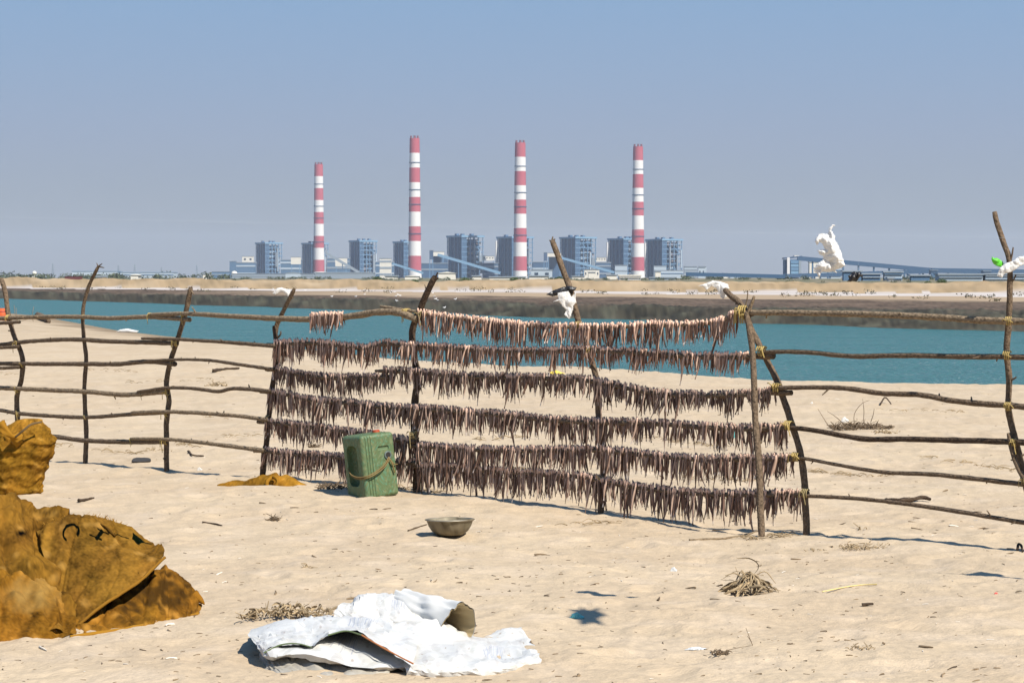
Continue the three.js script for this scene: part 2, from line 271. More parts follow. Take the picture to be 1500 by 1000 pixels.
[[336, 345, 383, 5000, mBlue, 'small blue block at the far left end of the power station'], [354.5, 371, 375.5, 5200, mCream, 'white topped bunker house left of the leftmost boiler house', { pyB: 385, wins: 2 }], [346, 374, 385, 5150, mBlue, 'low blue hall under the leftmost white bunker house', { bands: 2, bandM: mPale }],
[411, 441, 381, 5300, mBlue, 'blue hall left of the leftmost chimney', { bands: 3, bandM: mPale }], [426, 440, 376.5, 5250, mCream, 'cream bunker house just left of the leftmost chimney', { pyB: 387 }], [479, 512, 379, 5350, mBlue, 'blue hall right of the leftmost chimney', { bands: 3, bandM: mGrey }], [491, 508, 378, 5300, mCream, 'cream house under the short sloping conveyor', { pyB: 390 }],
[550, 577, 384, 5150, mBlue, 'blue hall left of the tallest chimney', { bands: 2, bandM: mPale }], [556, 573, 379, 5100, mCream, 'stepped cream building left of the tallest chimney', { bands: 3, bandM: mGrey }], [617, 656, 386, 4700, mDeep, 'dark low hall right of the tallest chimney', { bands: 1, bandM: mGrey }], [632, 650.5, 368.5, 4720, mCream, 'white framed transfer house with a dark lower face', { pyB: 375 }], [633, 656, 375, 4740, mDeep, 'dark blue crusher house under the white transfer house'],
[629, 634.5, 367, 4650, mDark, 'dark tank on a pole left of the wide boiler house', { pyB: 380, dep: 8 }], [707, 730, 386, 4780, mDeep, 'dark hall between the wide and the chimney boiler houses', { bands: 2, bandM: mGrey }], [707, 724, 375, 4800, mCream, 'cream bunker house right of the wide boiler house', { pyB: 381.5, wins: 4 }], [780, 823, 384, 4900, mDeep, 'dark hall left of the leaning centre post', { bands: 1, bandM: mPale }],
[796.5, 801.5, 370, 4700, mDark, 'dark tank on a pole right of the third chimney', { pyB: 382, dep: 8 }], [802, 822, 370.5, 4750, mCream, 'white transfer house behind the leaning centre post', { pyB: 376 }], [803, 824, 376, 4770, mDeep, 'dark crusher house behind the leaning centre post'], [872, 888, 377, 4880, mCream, 'cream bunker house left of the rightmost chimney', { pyB: 383, wins: 4 }], [873, 895, 385, 4800, mDeep, 'dark hall left of the rightmost chimney', { bands: 2, bandM: mGrey }],
[901, 919, 389, 4300, mPale, 'grey white hall in front of the rightmost chimney', { bands: 1, bandM: mGrey }], [960, 1001, 396, 4200, mPale, 'long pale hall below the rightmost boiler house', { bands: 1, bandM: mBlue }], [958, 976, 390, 4300, mPale, 'pale grey block below the rightmost boiler house'], [1002.5, 1021, 390.5, 4300, mGrey, 'grey framed block right of the boiler houses', { bands: 2, bandM: mPale }], [1024, 1035, 390.5, 4400, mPale, 'small pale block far right of the boiler houses', { wins: 2 }],
[462, 547, 399.5, 2600, mGrey, 'long grey shed below the leftmost chimney', { roof: mPale }], [418, 440, 400, 2700, mPale, 'small grey roofed shed left of the leftmost chimney', { gable: true, roof: mGrey }], [340, 460, 401, 3000, mGrey, 'long low grey wall of sheds at the plant left end', { bands: 1, bandM: mPale }], [564, 582, 404.5, 1500, mCream, 'white flat shed on the berm left of the tallest chimney'], [593, 614, 404.5, 1500, mCream, 'white gabled shed below the tallest chimney', { gable: true, roof: mCream }],
[642, 667, 400, 1500, mCream, 'large white gabled shed left of the wide boiler house', { gable: true, roof: mCream }], [692, 705, 404.5, 1500, mCream, 'small white shed below the wide boiler house'], [717, 770, 406, 1450, mCream, 'long low white shed below the third chimney'], [775, 804, 404.5, 1400, mCream, 'white flat roofed shed right of the third chimney'], [778, 809, 395.5, 2600, mPale, 'pale hall with dark gate right of the third chimney', { wins: 2 }],
[856, 878, 395, 3000, mCream, 'cream hall left of the rightmost chimney base', { wins: 5 }], [862, 872, 399, 2200, mCream, 'narrow cream block left of the rightmost chimney base'], [889, 903.5, 403, 1700, mCream, 'low cream shed left of the rightmost chimney base'], [907, 939, 404, 1300, mWhite, 'bright white long shed below the rightmost chimney', { roof: mCream, bands: 1, bandM: mCream }], [952, 990, 407, 1350, mPale, 'low pale shed right of the rightmost chimney'], [960, 968, 398, 2400, mCream, 'small cream tower right of the rightmost chimney'],
[838, 856, 405, 1800, mCream, 'small white hut right of the leaning centre post'], [1023, 1033, 392, 3600, mPale, 'pale tower left of the coal transfer tower', { wins: 2 }], [1060, 1066, 400, 3200, mCream, 'small white hut left of the coal transfer tower'], [1070, 1085, 400.5, 3300, mPale, 'low white hut nearest the coal transfer tower'], [105, 172, 397.5, 3600, mPale, 'long pale blue shed far left behind the trees', { roof: mRoofB }], [172, 254, 399, 3500, mPale, 'longest pale shed far left behind the trees', { roof: mRoofB, bands: 1, bandM: mBlue }],
[141.5, 150, 405.5, 1200, mCream, 'small white hut on the berm at far left'], [191, 202, 403, 1500, mCream, 'white shed among the far left trees', { gable: true, roof: mCream }], [297, 307, 401.5, 2200, mCream, 'cream house at the left end of the plant'], [310, 336, 398, 4000, mBlue, 'low blue hall at the left end of the plant', { bands: 1, bandM: mPale }],
].forEach(([a, b, c, d, m, l, o]) => block('plant_building', l, 'building', a, b, c, d, m, { group: G1, ...(o ?? {}) }));
conveyor([477, 370], [526, 399], 4500, 'short steep conveyor right of the leftmost chimney', mGrey, 5);
conveyor([575, 386], [620, 400], 4300, 'short conveyor crossing the base of the tallest chimney', mRoofB, 4);
conveyor([641, 373], [733, 400], 4300, 'long blue conveyor sloping in front of the wide boiler house', mRoofB, 5);
conveyor([820, 377], [900, 399], 4300, 'long blue conveyor sloping right of the leaning centre post', mRoofB, 4.5);
conveyor([1005, 406.5], [1150, 405.5], 1000, 'level dark conveyor bench left of the coal transfer tower', mDeep, 1.6);
conveyor([1168, 378], [1370, 396], 2500, 'upper conveyor descending from the coal transfer tower', mDeep, 4.6);
conveyor([1148, 412], [1375, 397], 2450, 'lower conveyor climbing behind the black plastic rag', mDeep, 4);
conveyor([1365, 396], [1560, 399], 2400, 'level conveyor gallery at the right edge', mDeep, 5);
conveyor([1365, 404], [1560, 404], 2300, 'low level conveyor under the right edge gallery', mBlue, 3);
{ // coal transfer tower
  const d = 2600, g = base(hx(1160.5, d), 0, -d), W = 24 / F * d, H = hy(377, d);
  ub(g, 'tower_body', mBlue, W, H * .9, W, 0, H * .45, 0); ub(g, 'lift_shaft', mWhite, W * .16, H, W * .16, -W * .3, H / 2, W * .58);
  for (let k = 0; k < 5; k++) ub(g, 'facade_panel', k % 2 ? mRoofB : mSteel, W * .46, H * .13, 1, W * .1, H * (.14 + .16 * k), W * .52);
  ub(g, 'roof', mDark, W * 1.1, 1.6, W * 1.1, 0, H * 1.0, 0).rotation.z = .1; ub(g, 'side_panel', mGrey, W * .14, H * .85, 1, W * .42, H * .43, W * .53); ub(g, 'sign_board', mWhite, W * .4, H * .09, 1, W * .15, H * .1, W * .56); ub(g, 'head_house', mCream, W * .3, H * .08, W * .6, W * .25, H * 1.05, 0);
  top(g, 'transfer_tower', 'blue coal transfer tower with a white lift shaft', 'tower');
}
[[1186, 1200, 384, 2700, mCream, 'beige block right of the coal transfer tower', {}], [1203, 1232, 386, 2750, mPale, 'pale block behind the hanging white plastic rag', { bands: 3, bandM: mBlue }], [1236, 1262, 398, 1000, mBlue, 'blue stack of bins behind the black plastic rag', {}], [1264, 1290, 402, 1000, mBlue, 'blue shed right of the black plastic rag', { bands: 1, bandM: mPale }], [1296, 1322, 399, 1000, mPale, 'pale shed with blue stripe under the sloping conveyor', { bands: 2, bandM: mBlue }], [1335, 1362, 404, 1000, mBlue, 'dark blue bin row left of the conveyor trestle', {}], [1376, 1440, 402.5, 1000, mPale, 'long pale shed below the right edge conveyor', { bands: 1, bandM: mGrey }], [1444, 1540, 402, 1000, mPale, 'pale shed reaching past the right edge', { bands: 2, bandM: mGrey }], [1364, 1374, 396, 2380, mBlue, 'blue trestle tower where the two conveyors meet', { bands: 3, bandM: mDeep }], [1301 + 140, 1312 + 140, 397, 2350, mBlue, 'blue trestle tower near the right edge', { bands: 3, bandM: mDeep }], [1302, 1309, 408, 900, mWhite, 'small white hut on the berm at right', {}]]
  .forEach(([a, b, c, d, m, l, o]) => block('plant_building', l, 'building', a, b, c, d, m, { group: G1, ...o }));
const mThin = M(.2, .25, .3, .7);
function pylon(px, py, d, label) {
  const H = hy(py, d), w = H * .16, G = [], bar = (a, b, r) => { const A = V(...a), B = V(...b), L = A.distanceTo(B), c = new THREE.CylinderGeometry(r, r, L, 5); c.translate(0, L / 2, 0); c.applyQuaternion(new THREE.Quaternion().setFromUnitVectors(V(0, 1, 0), B.clone().sub(A).normalize())); c.translate(A.x, A.y, A.z); return c; };
  const g = base(hx(px, d), 0, -d);
  for (const [i, j] of [[-1, -1], [1, -1], [1, 1], [-1, 1]]) part(g, 'leg', bar([i * w / 2, 0, j * w / 2], [i * w * .06, H, j * w * .06], .3), mThin);
  for (const t of [.6, .74, .88]) part(g, 'cross_arm', bar([-w * .62, H * t, 0], [w * .62, H * t, 0], .28), mThin);
  for (let k = 0; k < 6; k++) { const t0 = k / 6, t1 = (k + 1) / 6, a = w / 2 * (1 - t0 * .88), b = w / 2 * (1 - t1 * .88), s = k % 2 ? 1 : -1; part(g, 'brace', bar([-a * s, H * t0, w * .3 * (1 - t0)], [b * s, H * t1, w * .3 * (1 - t1)], .2), mThin); }
  return top(g, 'power_pylon', label, 'pylon', 'far power line pylons');
}
pylon(77, 386, 4300, 'leftmost far lattice pylon above the trees'); pylon(173, 388, 4400, 'far lattice pylon above the left end of the long shed'); pylon(197, 387, 4700, 'far lattice pylon above the middle of the long shed'); pylon(288, 388, 4500, 'far lattice pylon just left of the plant'); pylon(236, 391, 5000, 'faintest far lattice pylon right of the long shed');
{ // small white domed water tower far left
  const d = 2600, g = base(hx(50, d), 0, -d);
  part(g, 'shaft', new THREE.CylinderGeometry(1.6, 2.2, 6, 10), mCream).position.y = 3; part(g, 'dome', new THREE.SphereGeometry(2.6, 12, 8), mCream).position.y = 6.2; part(g, 'wing', box(9, 3, 6), mCream).position.set(2, 1.5, 0);
  top(g, 'domed_shrine', 'small white domed building at the far left horizon', 'building');
  const d2 = 3200, t = base(hx(343, d2), 0, -d2);
  part(t, 'tank', new THREE.SphereGeometry(4.4, 14, 10), mCream).position.y = 6; part(t, 'tank_leg', new THREE.CylinderGeometry(1.2, 1.5, 5, 8), mPale).position.y = 2.5;
  top(t, 'storage_tank', 'round white tank at the left end of the plant', 'tank');
}
// ---------------------------------------------------------------- far vegetation
function leafClump(n, rx, ry, rz, s, c0, c1) {                      // leaf-sized faces through a crown's volume
  const pos = [], col = [];
  for (let k = 0; k < n; k++) {
    let x, y, z; do { x = R(-1, 1); y = R(-1, 1); z = R(-1, 1); } while (x * x + y * y + z * z > 1 || n3(x * 1.8 + rx, y * 1.8, z * 1.8) < -.35);
    const p = V(x * rx, y * ry + ry * .9, z * rz), a = V(R(-1, 1), R(-1, 1), R(-1, 1)).multiplyScalar(s), b = V(R(-1, 1), R(-1, 1), R(-1, 1)).multiplyScalar(s), t = rnd();
    for (const q of [p, p.clone().add(a), p.clone().add(b)]) { pos.push(q.x, Math.max(0, q.y), q.z); col.push(lerp(c0[0], c1[0], t), lerp(c0[1], c1[1], t), lerp(c0[2], c1[2], t)); }
  }
  const g = new THREE.BufferGeometry(); g.setAttribute('position', new THREE.Float32BufferAttribute(pos, 3)); g.setAttribute('color', new THREE.Float32BufferAttribute(col, 3)); g.computeVertexNormals(); return g;
}
const mLeaf = new THREE.MeshStandardMaterial({ vertexColors: true, roughness: .95, side: THREE.DoubleSide });
{
  const G = [];
  const line = (px0, px1, d, hPx, n, keep = 0) => { for (let k = 0; k < n; k++) { const px = R(px0, px1); if (n2(px * .03, d) < keep) continue; const h = hPx / F * d * R(.45, 1.1), dd = d * R(.92, 1.08), q = leafClump(46, h * R(.8, 1.6), h * .55, h, h * .42, [.035, .05, .025], [.085, .1, .05]); q.translate(hx(px, dd), 0, -dd); G.push(q); } };
  line(-120, 345, 2000, 7.5, 130, -.5); line(-120, 345, 1100, 4, 90, -.1); line(345, 560, 1700, 4.5, 60, -.1); line(560, 1010, 1250, 4, 90, -.1); line(1000, 1640, 1500, 6, 120, -.3); line(1150, 1640, 700, 3.5, 90, 0); line(-120, 300, 4500, 9, 60, -.3);
  const o = new THREE.Mesh(mergeGeometries(G), mLeaf);
  top(o, 'distant_scrub', 'dark scrub and low trees along the far shore', 'scrub', null, 'stuff');
  for (const [px, py, w, label] of [[553, 411, 14, 'rounded green bush on the berm below the second boiler house pair'], [607, 410, 13, 'flat green bush below the tallest chimney'], [680, 412, 16, 'green bush below the wide boiler house'], [820, 413, 17, 'dark bush under the leaning centre post'], [753, 412.5, 14, 'green bush below the third chimney'], [1380, 417, 16, 'dark round bush on the berm near the right edge'], [1360, 418, 11, 'small dark bush left of the round berm bush']]) {
    const d = bermD(hx(px, 290)) + 40, W = w / F * d / 2, x = hx(px, d), y = height(x, -d), g = base(x, y - .05, -d);
    part(g, 'crown', leafClump(700, W, W * .5, W, W * .16, [.03, .055, .02], [.09, .13, .05]), mLeaf);
    part(g, 'stem', new THREE.CylinderGeometry(.03, .06, W * .8, 6), M(.12, .08, .05)).position.y = W * .4;
    top(g, 'bush', label, 'bush', 'bushes on the far berm');
  }
  const T = []; // low tufts over salt flat and mud
  for (let k = 0; k < 80; k++) { const px = R(-100, 1600), d0 = R(.84, 1.12), x0 = hx(px, 250), d = saltD(x0) * d0, x = hx(px, d), q = leafClump(22, R(.3, 1.1), R(.1, .25), R(.3, .8), .16, [.05, .05, .03], [.13, .11, .06]); q.translate(x, height(x, -d) - .03, -d); T.push(q); }
  top(new THREE.Mesh(mergeGeometries(T), mLeaf), 'salt_flat_tufts', 'low dark tufts scattered over the far salt flat', 'tufts', null, 'stuff');
}
{ // dark red hulk on the far flat
  const p = at(108, 419.5, 395), g = base(p.x, height(p.x, p.z), p.z), m = M(.1, .035, .04, .8), m2 = M(.06, .03, .035, .8);
  const s = new THREE.Shape([[-1.3, 0], [1.3, 0], [1.45, .5], [-1.4, .55]].map(a => new THREE.Vector2(...a)));
  const e = new THREE.ExtrudeGeometry(s, { depth: .9, bevelEnabled: true, bevelSize: .04, bevelThickness: .04, bevelSegments: 1 }); part(g, 'hull', e, m); part(g, 'rim', box(2.9, .08, 1.05, 0, .56, .45), m2);
  top(g, 'barge_hulk', 'dark red low hulk lying on the far salt flat at left', 'hulk');
}
{ // gulls resting on the mud
  const mg = M(.75, .74, .72, .8);
  const body = new THREE.SphereGeometry(.5, 10, 8); body.scale(.36, .15, .14); const head = new THREE.SphereGeometry(.065, 8, 6); head.translate(.17, .12, 0); const tail = new THREE.ConeGeometry(.06, .18, 6); tail.rotateZ(Math.PI / 2); tail.translate(-.22, .02, 0); const leg = new THREE.CylinderGeometry(.008, .008, .12, 4); leg.translate(.02, -.1, .03); const leg2 = leg.clone(); leg2.translate(0, 0, -.06);
  const bird = mergeGeometries([body, head, tail, leg, leg2]); bird.translate(0, .16, 0);
  for (const [px, py] of [[486, 435], [521, 435], [534, 441], [534, 447], [572, 441.5], [578, 443], [580, 438.5], [581, 440], [583, 440], [586, 441.5], [634, 445], [636, 442.5], [638, 440.5], [641, 440.5], [651, 442], [667, 442], [447, 447], [400, 440]]) {
    let p = gnd(px, py, .05); for (let i = 0; i < 5; i++) p = gnd(px, py, height(p.x, p.z)); const o = new THREE.Mesh(bird, mg); o.position.set(p.x, height(p.x, p.z), p.z); o.rotation.y = R(-.9, .9) + (rnd() > .5 ? Math.PI : 0); o.scale.setScalar(.45);
    top(o, 'gull', 'tiny white gull resting on the far mud behind the rack', 'gull', 'gulls on the far mud');
  }
}

// ---------------------------------------------------------------- the stick fence (drying rack)
const mBark = new THREE.MeshPhysicalMaterial({ specularIntensity: .3, color: new THREE.Color().setRGB(.2, .145, .098), roughness: .9, map: barkTex, bumpMap: barkBump, bumpScale: .006 });
const mBarkDark = new THREE.MeshPhysicalMaterial({ specularIntensity: .3, color: new THREE.Color().setRGB(.105, .073, .05), roughness: .9, map: barkTex, bumpMap: barkBump, bumpScale: .006 });
const mBarkPale = new THREE.MeshPhysicalMaterial({ specularIntensity: .3, color: new THREE.Color().setRGB(.33, .25, .165), roughness: .9, map: barkTex, bumpMap: barkBump, bumpScale: .005 });
const mRope = M(.36, .26, .085, .9), mRopeOld = M(.26, .2, .09, .9);
const fence = base(0, 0, 0);
const pxr = (w, d) => w / 2 / F * d;
let lastPost = null;
function stick(name, pl, w0, w1, m, { off = 0, sink = 0, twigs = 0, lump = .12 } = {}) {
  const pts = pl.map(p => fp(p[0], p[1], (p[2] ?? 0) + off));
  if (sink) { const e = pts[pts.length - 1]; pts.push(V(e.x, e.y - sink, e.z)); }
  const d = -pts[pts.length >> 1].z, r0 = pxr(w0, d), r1 = pxr(w1, d), G = [tube(pts, t => lerp(r0, r1, t) * (t < .012 ? .8 : 1), { per: 34, seg: 9, lump })];
  const c = new THREE.CatmullRomCurve3(pts, false, 'centripetal');
  for (let k = 0; k < twigs * .6; k++) { // knots and broken-off side twigs
    const t = R(.06, .92), p = c.getPointAt(t), u = c.getTangentAt(t), s = V(R(-1, 1), R(-1, 1), R(-1, 1)).cross(u).normalize(), L = R(.006, .024) * (rnd() > .9 ? 2 : 1), r = lerp(r0, r1, t);
    G.push(tube([p, p.clone().addScaledVector(s, r + L * .5).addScaledVector(u, -L * .4), p.clone().addScaledVector(s, r + L).addScaledVector(u, -L * .7)], q => r * lerp(.5, .22, q), { sub: 4, seg: 6 }));
  }
  const o = part(name === 'twig' && lastPost ? lastPost : fence, name, mergeGeometries(G), m); if (name === 'post') lastPost = o; return o;
}
// posts, top to foot
stick('post', [[1, 408], [7, 428], [11, 458], [20, 492], [32, 523], [31, 554], [24, 582], [25, 613], [25, 667]], 7, 8, mBark, { sink: .15, twigs: 4 });
stick('post', [[143, 391], [129, 421], [121, 455], [122, 492], [125.5, 523], [123, 567], [124.6, 607], [126, 638], [124.6, 677]], 5, 7.5, mBark, { sink: .15, twigs: 4 });
for (const [a, b] of [[[143, 391], [149, 386]], [[143, 391], [152, 392]], [[143, 391], [141, 385]]]) stick('twig', [[a[0] - 1, a[1] + 3], a, b], 3, 1, mBark);
stick('post', [[279, 421], [273, 452], [265, 480], [257, 505], [246.5, 539], [243.5, 564], [247, 585], [243.5, 619], [243.5, 657], [243.3, 690.5]], 7.5, 8, mBark, { sink: .15, twigs: 5 });
for (const b of [[274, 424.5], [284, 431], [281, 419]]) stick('twig', [[278.5, 428], [278, 425], b], 3, 1.4, mBarkPale);
stick('post', [[431, 423], [416, 453], [405, 477], [403, 490]], 5.5, 7, mBark, { off: .03, twigs: 1 });
stick('post', [[401.5, 477], [404, 498], [404, 530], [400, 558], [395, 600], [390, 649], [384, 702]], 7, 9, mBarkDark, { sink: .15, twigs: 5 });
stick('twig', [[405, 496], [411, 489], [411, 485]], 3, 2, mBark);
stick('post', [[637, 405], [624, 432], [614, 457], [604.5, 481], [604, 499], [608, 530], [612, 551], [608, 586], [607, 635], [612, 667], [611, 695], [610, 723]], 9.5, 12, mBarkDark, { off: .04, sink: .15, twigs: 7 });
for (const [b, w] of [[[641, 399], 4], [[642, 407], 4], [[622, 417], 2]]) stick('twig', [[b[0] < 630 ? 625 : 636, b[0] < 630 ? 427 : 411], b], w, w * .5, mBarkDark, { off: .04 });
stick('post', [[809, 352], [822, 388], [837, 428], [848, 472], [863.5, 516], [874.5, 560], [877, 604], [883.5, 648], [883.5, 692], [880, 755]], 8.5, 10, mBark, { off: .05, sink: .15, twigs: 6 });
for (const b of [[805, 352], [810, 346.5], [813, 350]]) stick('twig', [[809.5, 358], [808.5, 354], b], 4, 2, mBarkPale, { off: .05 });
stick('post', [[1092, 452, -.03], [1095, 464, -.06], [1102, 508, -.12], [1105, 560, -.2], [1107, 616, -.26], [1112, 680, -.34], [1114, 740, -.4], [1116, 787, -.44]], 9, 10.5, mBark, { sink: .15, twigs: 5 });
stick('post', [[1062, 424, .1], [1072, 434, .08], [1086, 446, .06], [1100, 480, .06], [1120, 520, .04], [1138, 556, .03], [1148, 584, .02], [1160, 620, 0], [1172, 660, 0], [1178, 700, 0], [1180, 740, 0], [1182, 782, 0]], 9, 10.5, mBark, { sink: .15, twigs: 7 });
stick('post', [[1105, 434], [1102, 443], [1097, 456], [1094, 470]], 5, 6, mBarkPale, { off: -.05 });
stick('twig', [[1096, 425], [1095, 437], [1091, 452]], 1.6, 2, mBarkPale, { off: .03 });
stick('post', [[1457.5, 310], [1461, 326], [1469, 350], [1479, 380], [1480, 420], [1478, 475], [1475.5, 516], [1479, 557], [1478, 599], [1487, 640], [1500, 691], [1509, 740], [1514, 822]], 8, 11, mBark, { off: .04, sink: .15, twigs: 6 });
stick('twig', [[1480, 384], [1483, 374], [1485, 362]], 3.5, 2, mBark, { off: .04 });
stick('twig', [[1480, 416], [1486, 409], [1489, 402]], 3, 2, mBark, { off: .04 });
stick('post', [[1478, 634], [1484, 663], [1494, 690], [1504, 706], [1512, 740], [1520, 824]], 7, 8, mBark, { off: -.04, sink: .15, twigs: 2 });
// rails of the empty left panel
const rail = (pl, w0, w1, m = mBark, o = {}) => stick('rail', pl, w0, w1, m, { twigs: 6, off: -.035, ...o });
rail([[-60, 470], [0, 466], [65, 464], [119, 464], [160, 466], [217, 464], [278, 468]], 6.5, 6.5, mBarkPale);
rail([[218, 461], [270, 459.5], [341, 463], [400, 466], [457, 467.5], [510, 463.5], [556, 457], [585, 458], [612, 468]], 6.5, 10.5, mBarkPale, { off: -.05 });
rail([[557, 448.5], [580, 452], [612, 457], [700, 470], [760, 476], [846, 479], [956, 477], [1026, 474], [1060, 468], [1085, 458]], 5, 7, mBarkPale, { off: -.03 });
rail([[-60, 508], [0, 505], [25, 501.5], [105, 497], [160, 500], [205, 501], [259, 503]], 6, 6.5);
rail([[207, 495.5], [260, 497], [330, 501], [404, 507]], 4.5, 6, mBark, { off: -.06 });
rail([[-60, 534], [0, 532.5], [70, 533], [124, 533], [174, 533], [217, 529.5], [256, 533]], 6, 7);
rail([[211, 529], [257, 526.5], [310, 528], [341, 532.5], [401, 541]], 4, 5, mBark, { off: -.06 });
rail([[-60, 565], [0, 568], [68, 571], [124, 573.5], [186, 578], [244, 573]], 7, 7, mBarkPale);
rail([[201, 574], [245, 568], [285, 569], [321, 573], [341, 569], [397, 573]], 5, 6, mBark, { off: -.06 });
rail([[-60, 597], [0, 601], [28, 605.5], [124, 611], [186, 607], [244, 604]], 6, 5.5);
rail([[192, 604.5], [248, 603], [341, 608.5], [392, 614.5]], 6, 6, mBarkPale, { off: -.06 });
rail([[-60, 629], [0, 633], [78, 639.5], [124, 645], [186, 647], [244, 647]], 6.5, 7);
rail([[192, 642.5], [248, 643.5], [310, 650], [388, 660]], 5, 6.5, mBarkPale, { off: -.06 });
for (const y of [473, 509, 539]) rail([[-60, y - 1], [0, y], [28, y - 1.5]], 6, 5, mBark, { off: -.06, twigs: 1 });
// rails of the right panel
rail([[1091, 458], [1140, 458], [1264, 460], [1370, 464.5], [1439, 469], [1500, 471], [1640, 480]], 9, 10.5, mBarkPale);
rail([[1116, 516], [1140, 515], [1186, 516], [1246, 521.5], [1324, 520.5], [1400, 522], [1500, 523], [1640, 530]], 7, 8.5, mBark);
rail([[1128, 568], [1140, 568], [1232, 568], [1292, 576], [1347, 578], [1397, 587], [1500, 595.5], [1640, 606]], 7, 9.5, mBark);
rail([[1146, 626], [1186, 629], [1264, 642.5], [1320, 643], [1370, 644], [1500, 648], [1640, 660]], 7.5, 9.5, mBarkDark);
rail([[1154, 670], [1168, 670], [1232, 681.5], [1296, 691.5], [1370, 695], [1500, 709], [1640, 722]], 5, 8, mBark);
rail([[1164, 725], [1278, 732], [1397, 748], [1500, 765], [1640, 782]], 6, 7, mBark);
for (const [a, b, w] of [[[1085, 463], [1107, 457], 9], [[1096, 521], [1134, 521], 9.5], [[1110, 574], [1160, 575], 8], [[1116, 628], [1150, 628], 7], [[1112, 722], [1184, 723], 9]]) stick('rail', [a, [(a[0] + b[0]) / 2, (a[1] + b[1]) / 2 + .6], b], w, w, mBark, { off: -.02, twigs: 1 });

// fish-bearing rails: pixel lines of the rail tops, drop of the fish in pixels, tone 0 pale .. 1 dark
const rows = [
  { n: 'top', tone: 0, lines: [[[[613, 458], [650, 463], [685, 467], [755, 475], [846, 479], [900, 479], [956, 476], [1026, 475], [1062, 468], [1078, 459]], 36, false]], bunch: [[[456, 463], [501, 461]], 29] },
  { n: 'second', tone: 0, lines: [[[[403, 503], [447, 501], [482, 503], [538, 508], [566, 502], [594, 505], [632, 507], [695, 511], [772, 514], [860, 512], [956, 517], [1026, 521], [1098, 521]], 33, true]] },
  { n: 'third', tone: .8, lines: [[[[401, 540], [450, 549], [492, 552], [563, 551]], 33, true], [[[562, 542], [608, 544], [685, 550], [755, 552], [860, 556], [956, 574], [1013, 578], [1105, 576], [1134, 572]], 37, true]] },
  { n: 'fourth', tone: .6, lines: [[[[393, 573], [422, 577], [450, 584], [510, 589], [573, 596], [640, 599], [685, 603], [755, 608], [797, 613], [860, 617], [956, 619], [1044, 625], [1106, 627], [1152, 625]], 38, true]] },
  { n: 'fifth', tone: .45, lines: [[[[389, 617], [440, 622], [492, 629], [538, 635], [573, 641], [603, 645]], 34, true], [[[613, 652], [685, 657], [755, 659], [860, 658], [890, 659], [956, 666], [1022, 671], [1106, 671], [1162, 671]], 40, true]] },
  { n: 'lowest', tone: .5, lines: [[[[384, 659], [433, 664], [492, 668], [580, 676], [608, 677]], 38, true], [[[613, 682], [685, 686], [772, 692], [860, 698], [881, 703], [956, 715], [1035, 722], [1106, 723], [1176, 723]], 44, true]] },
];
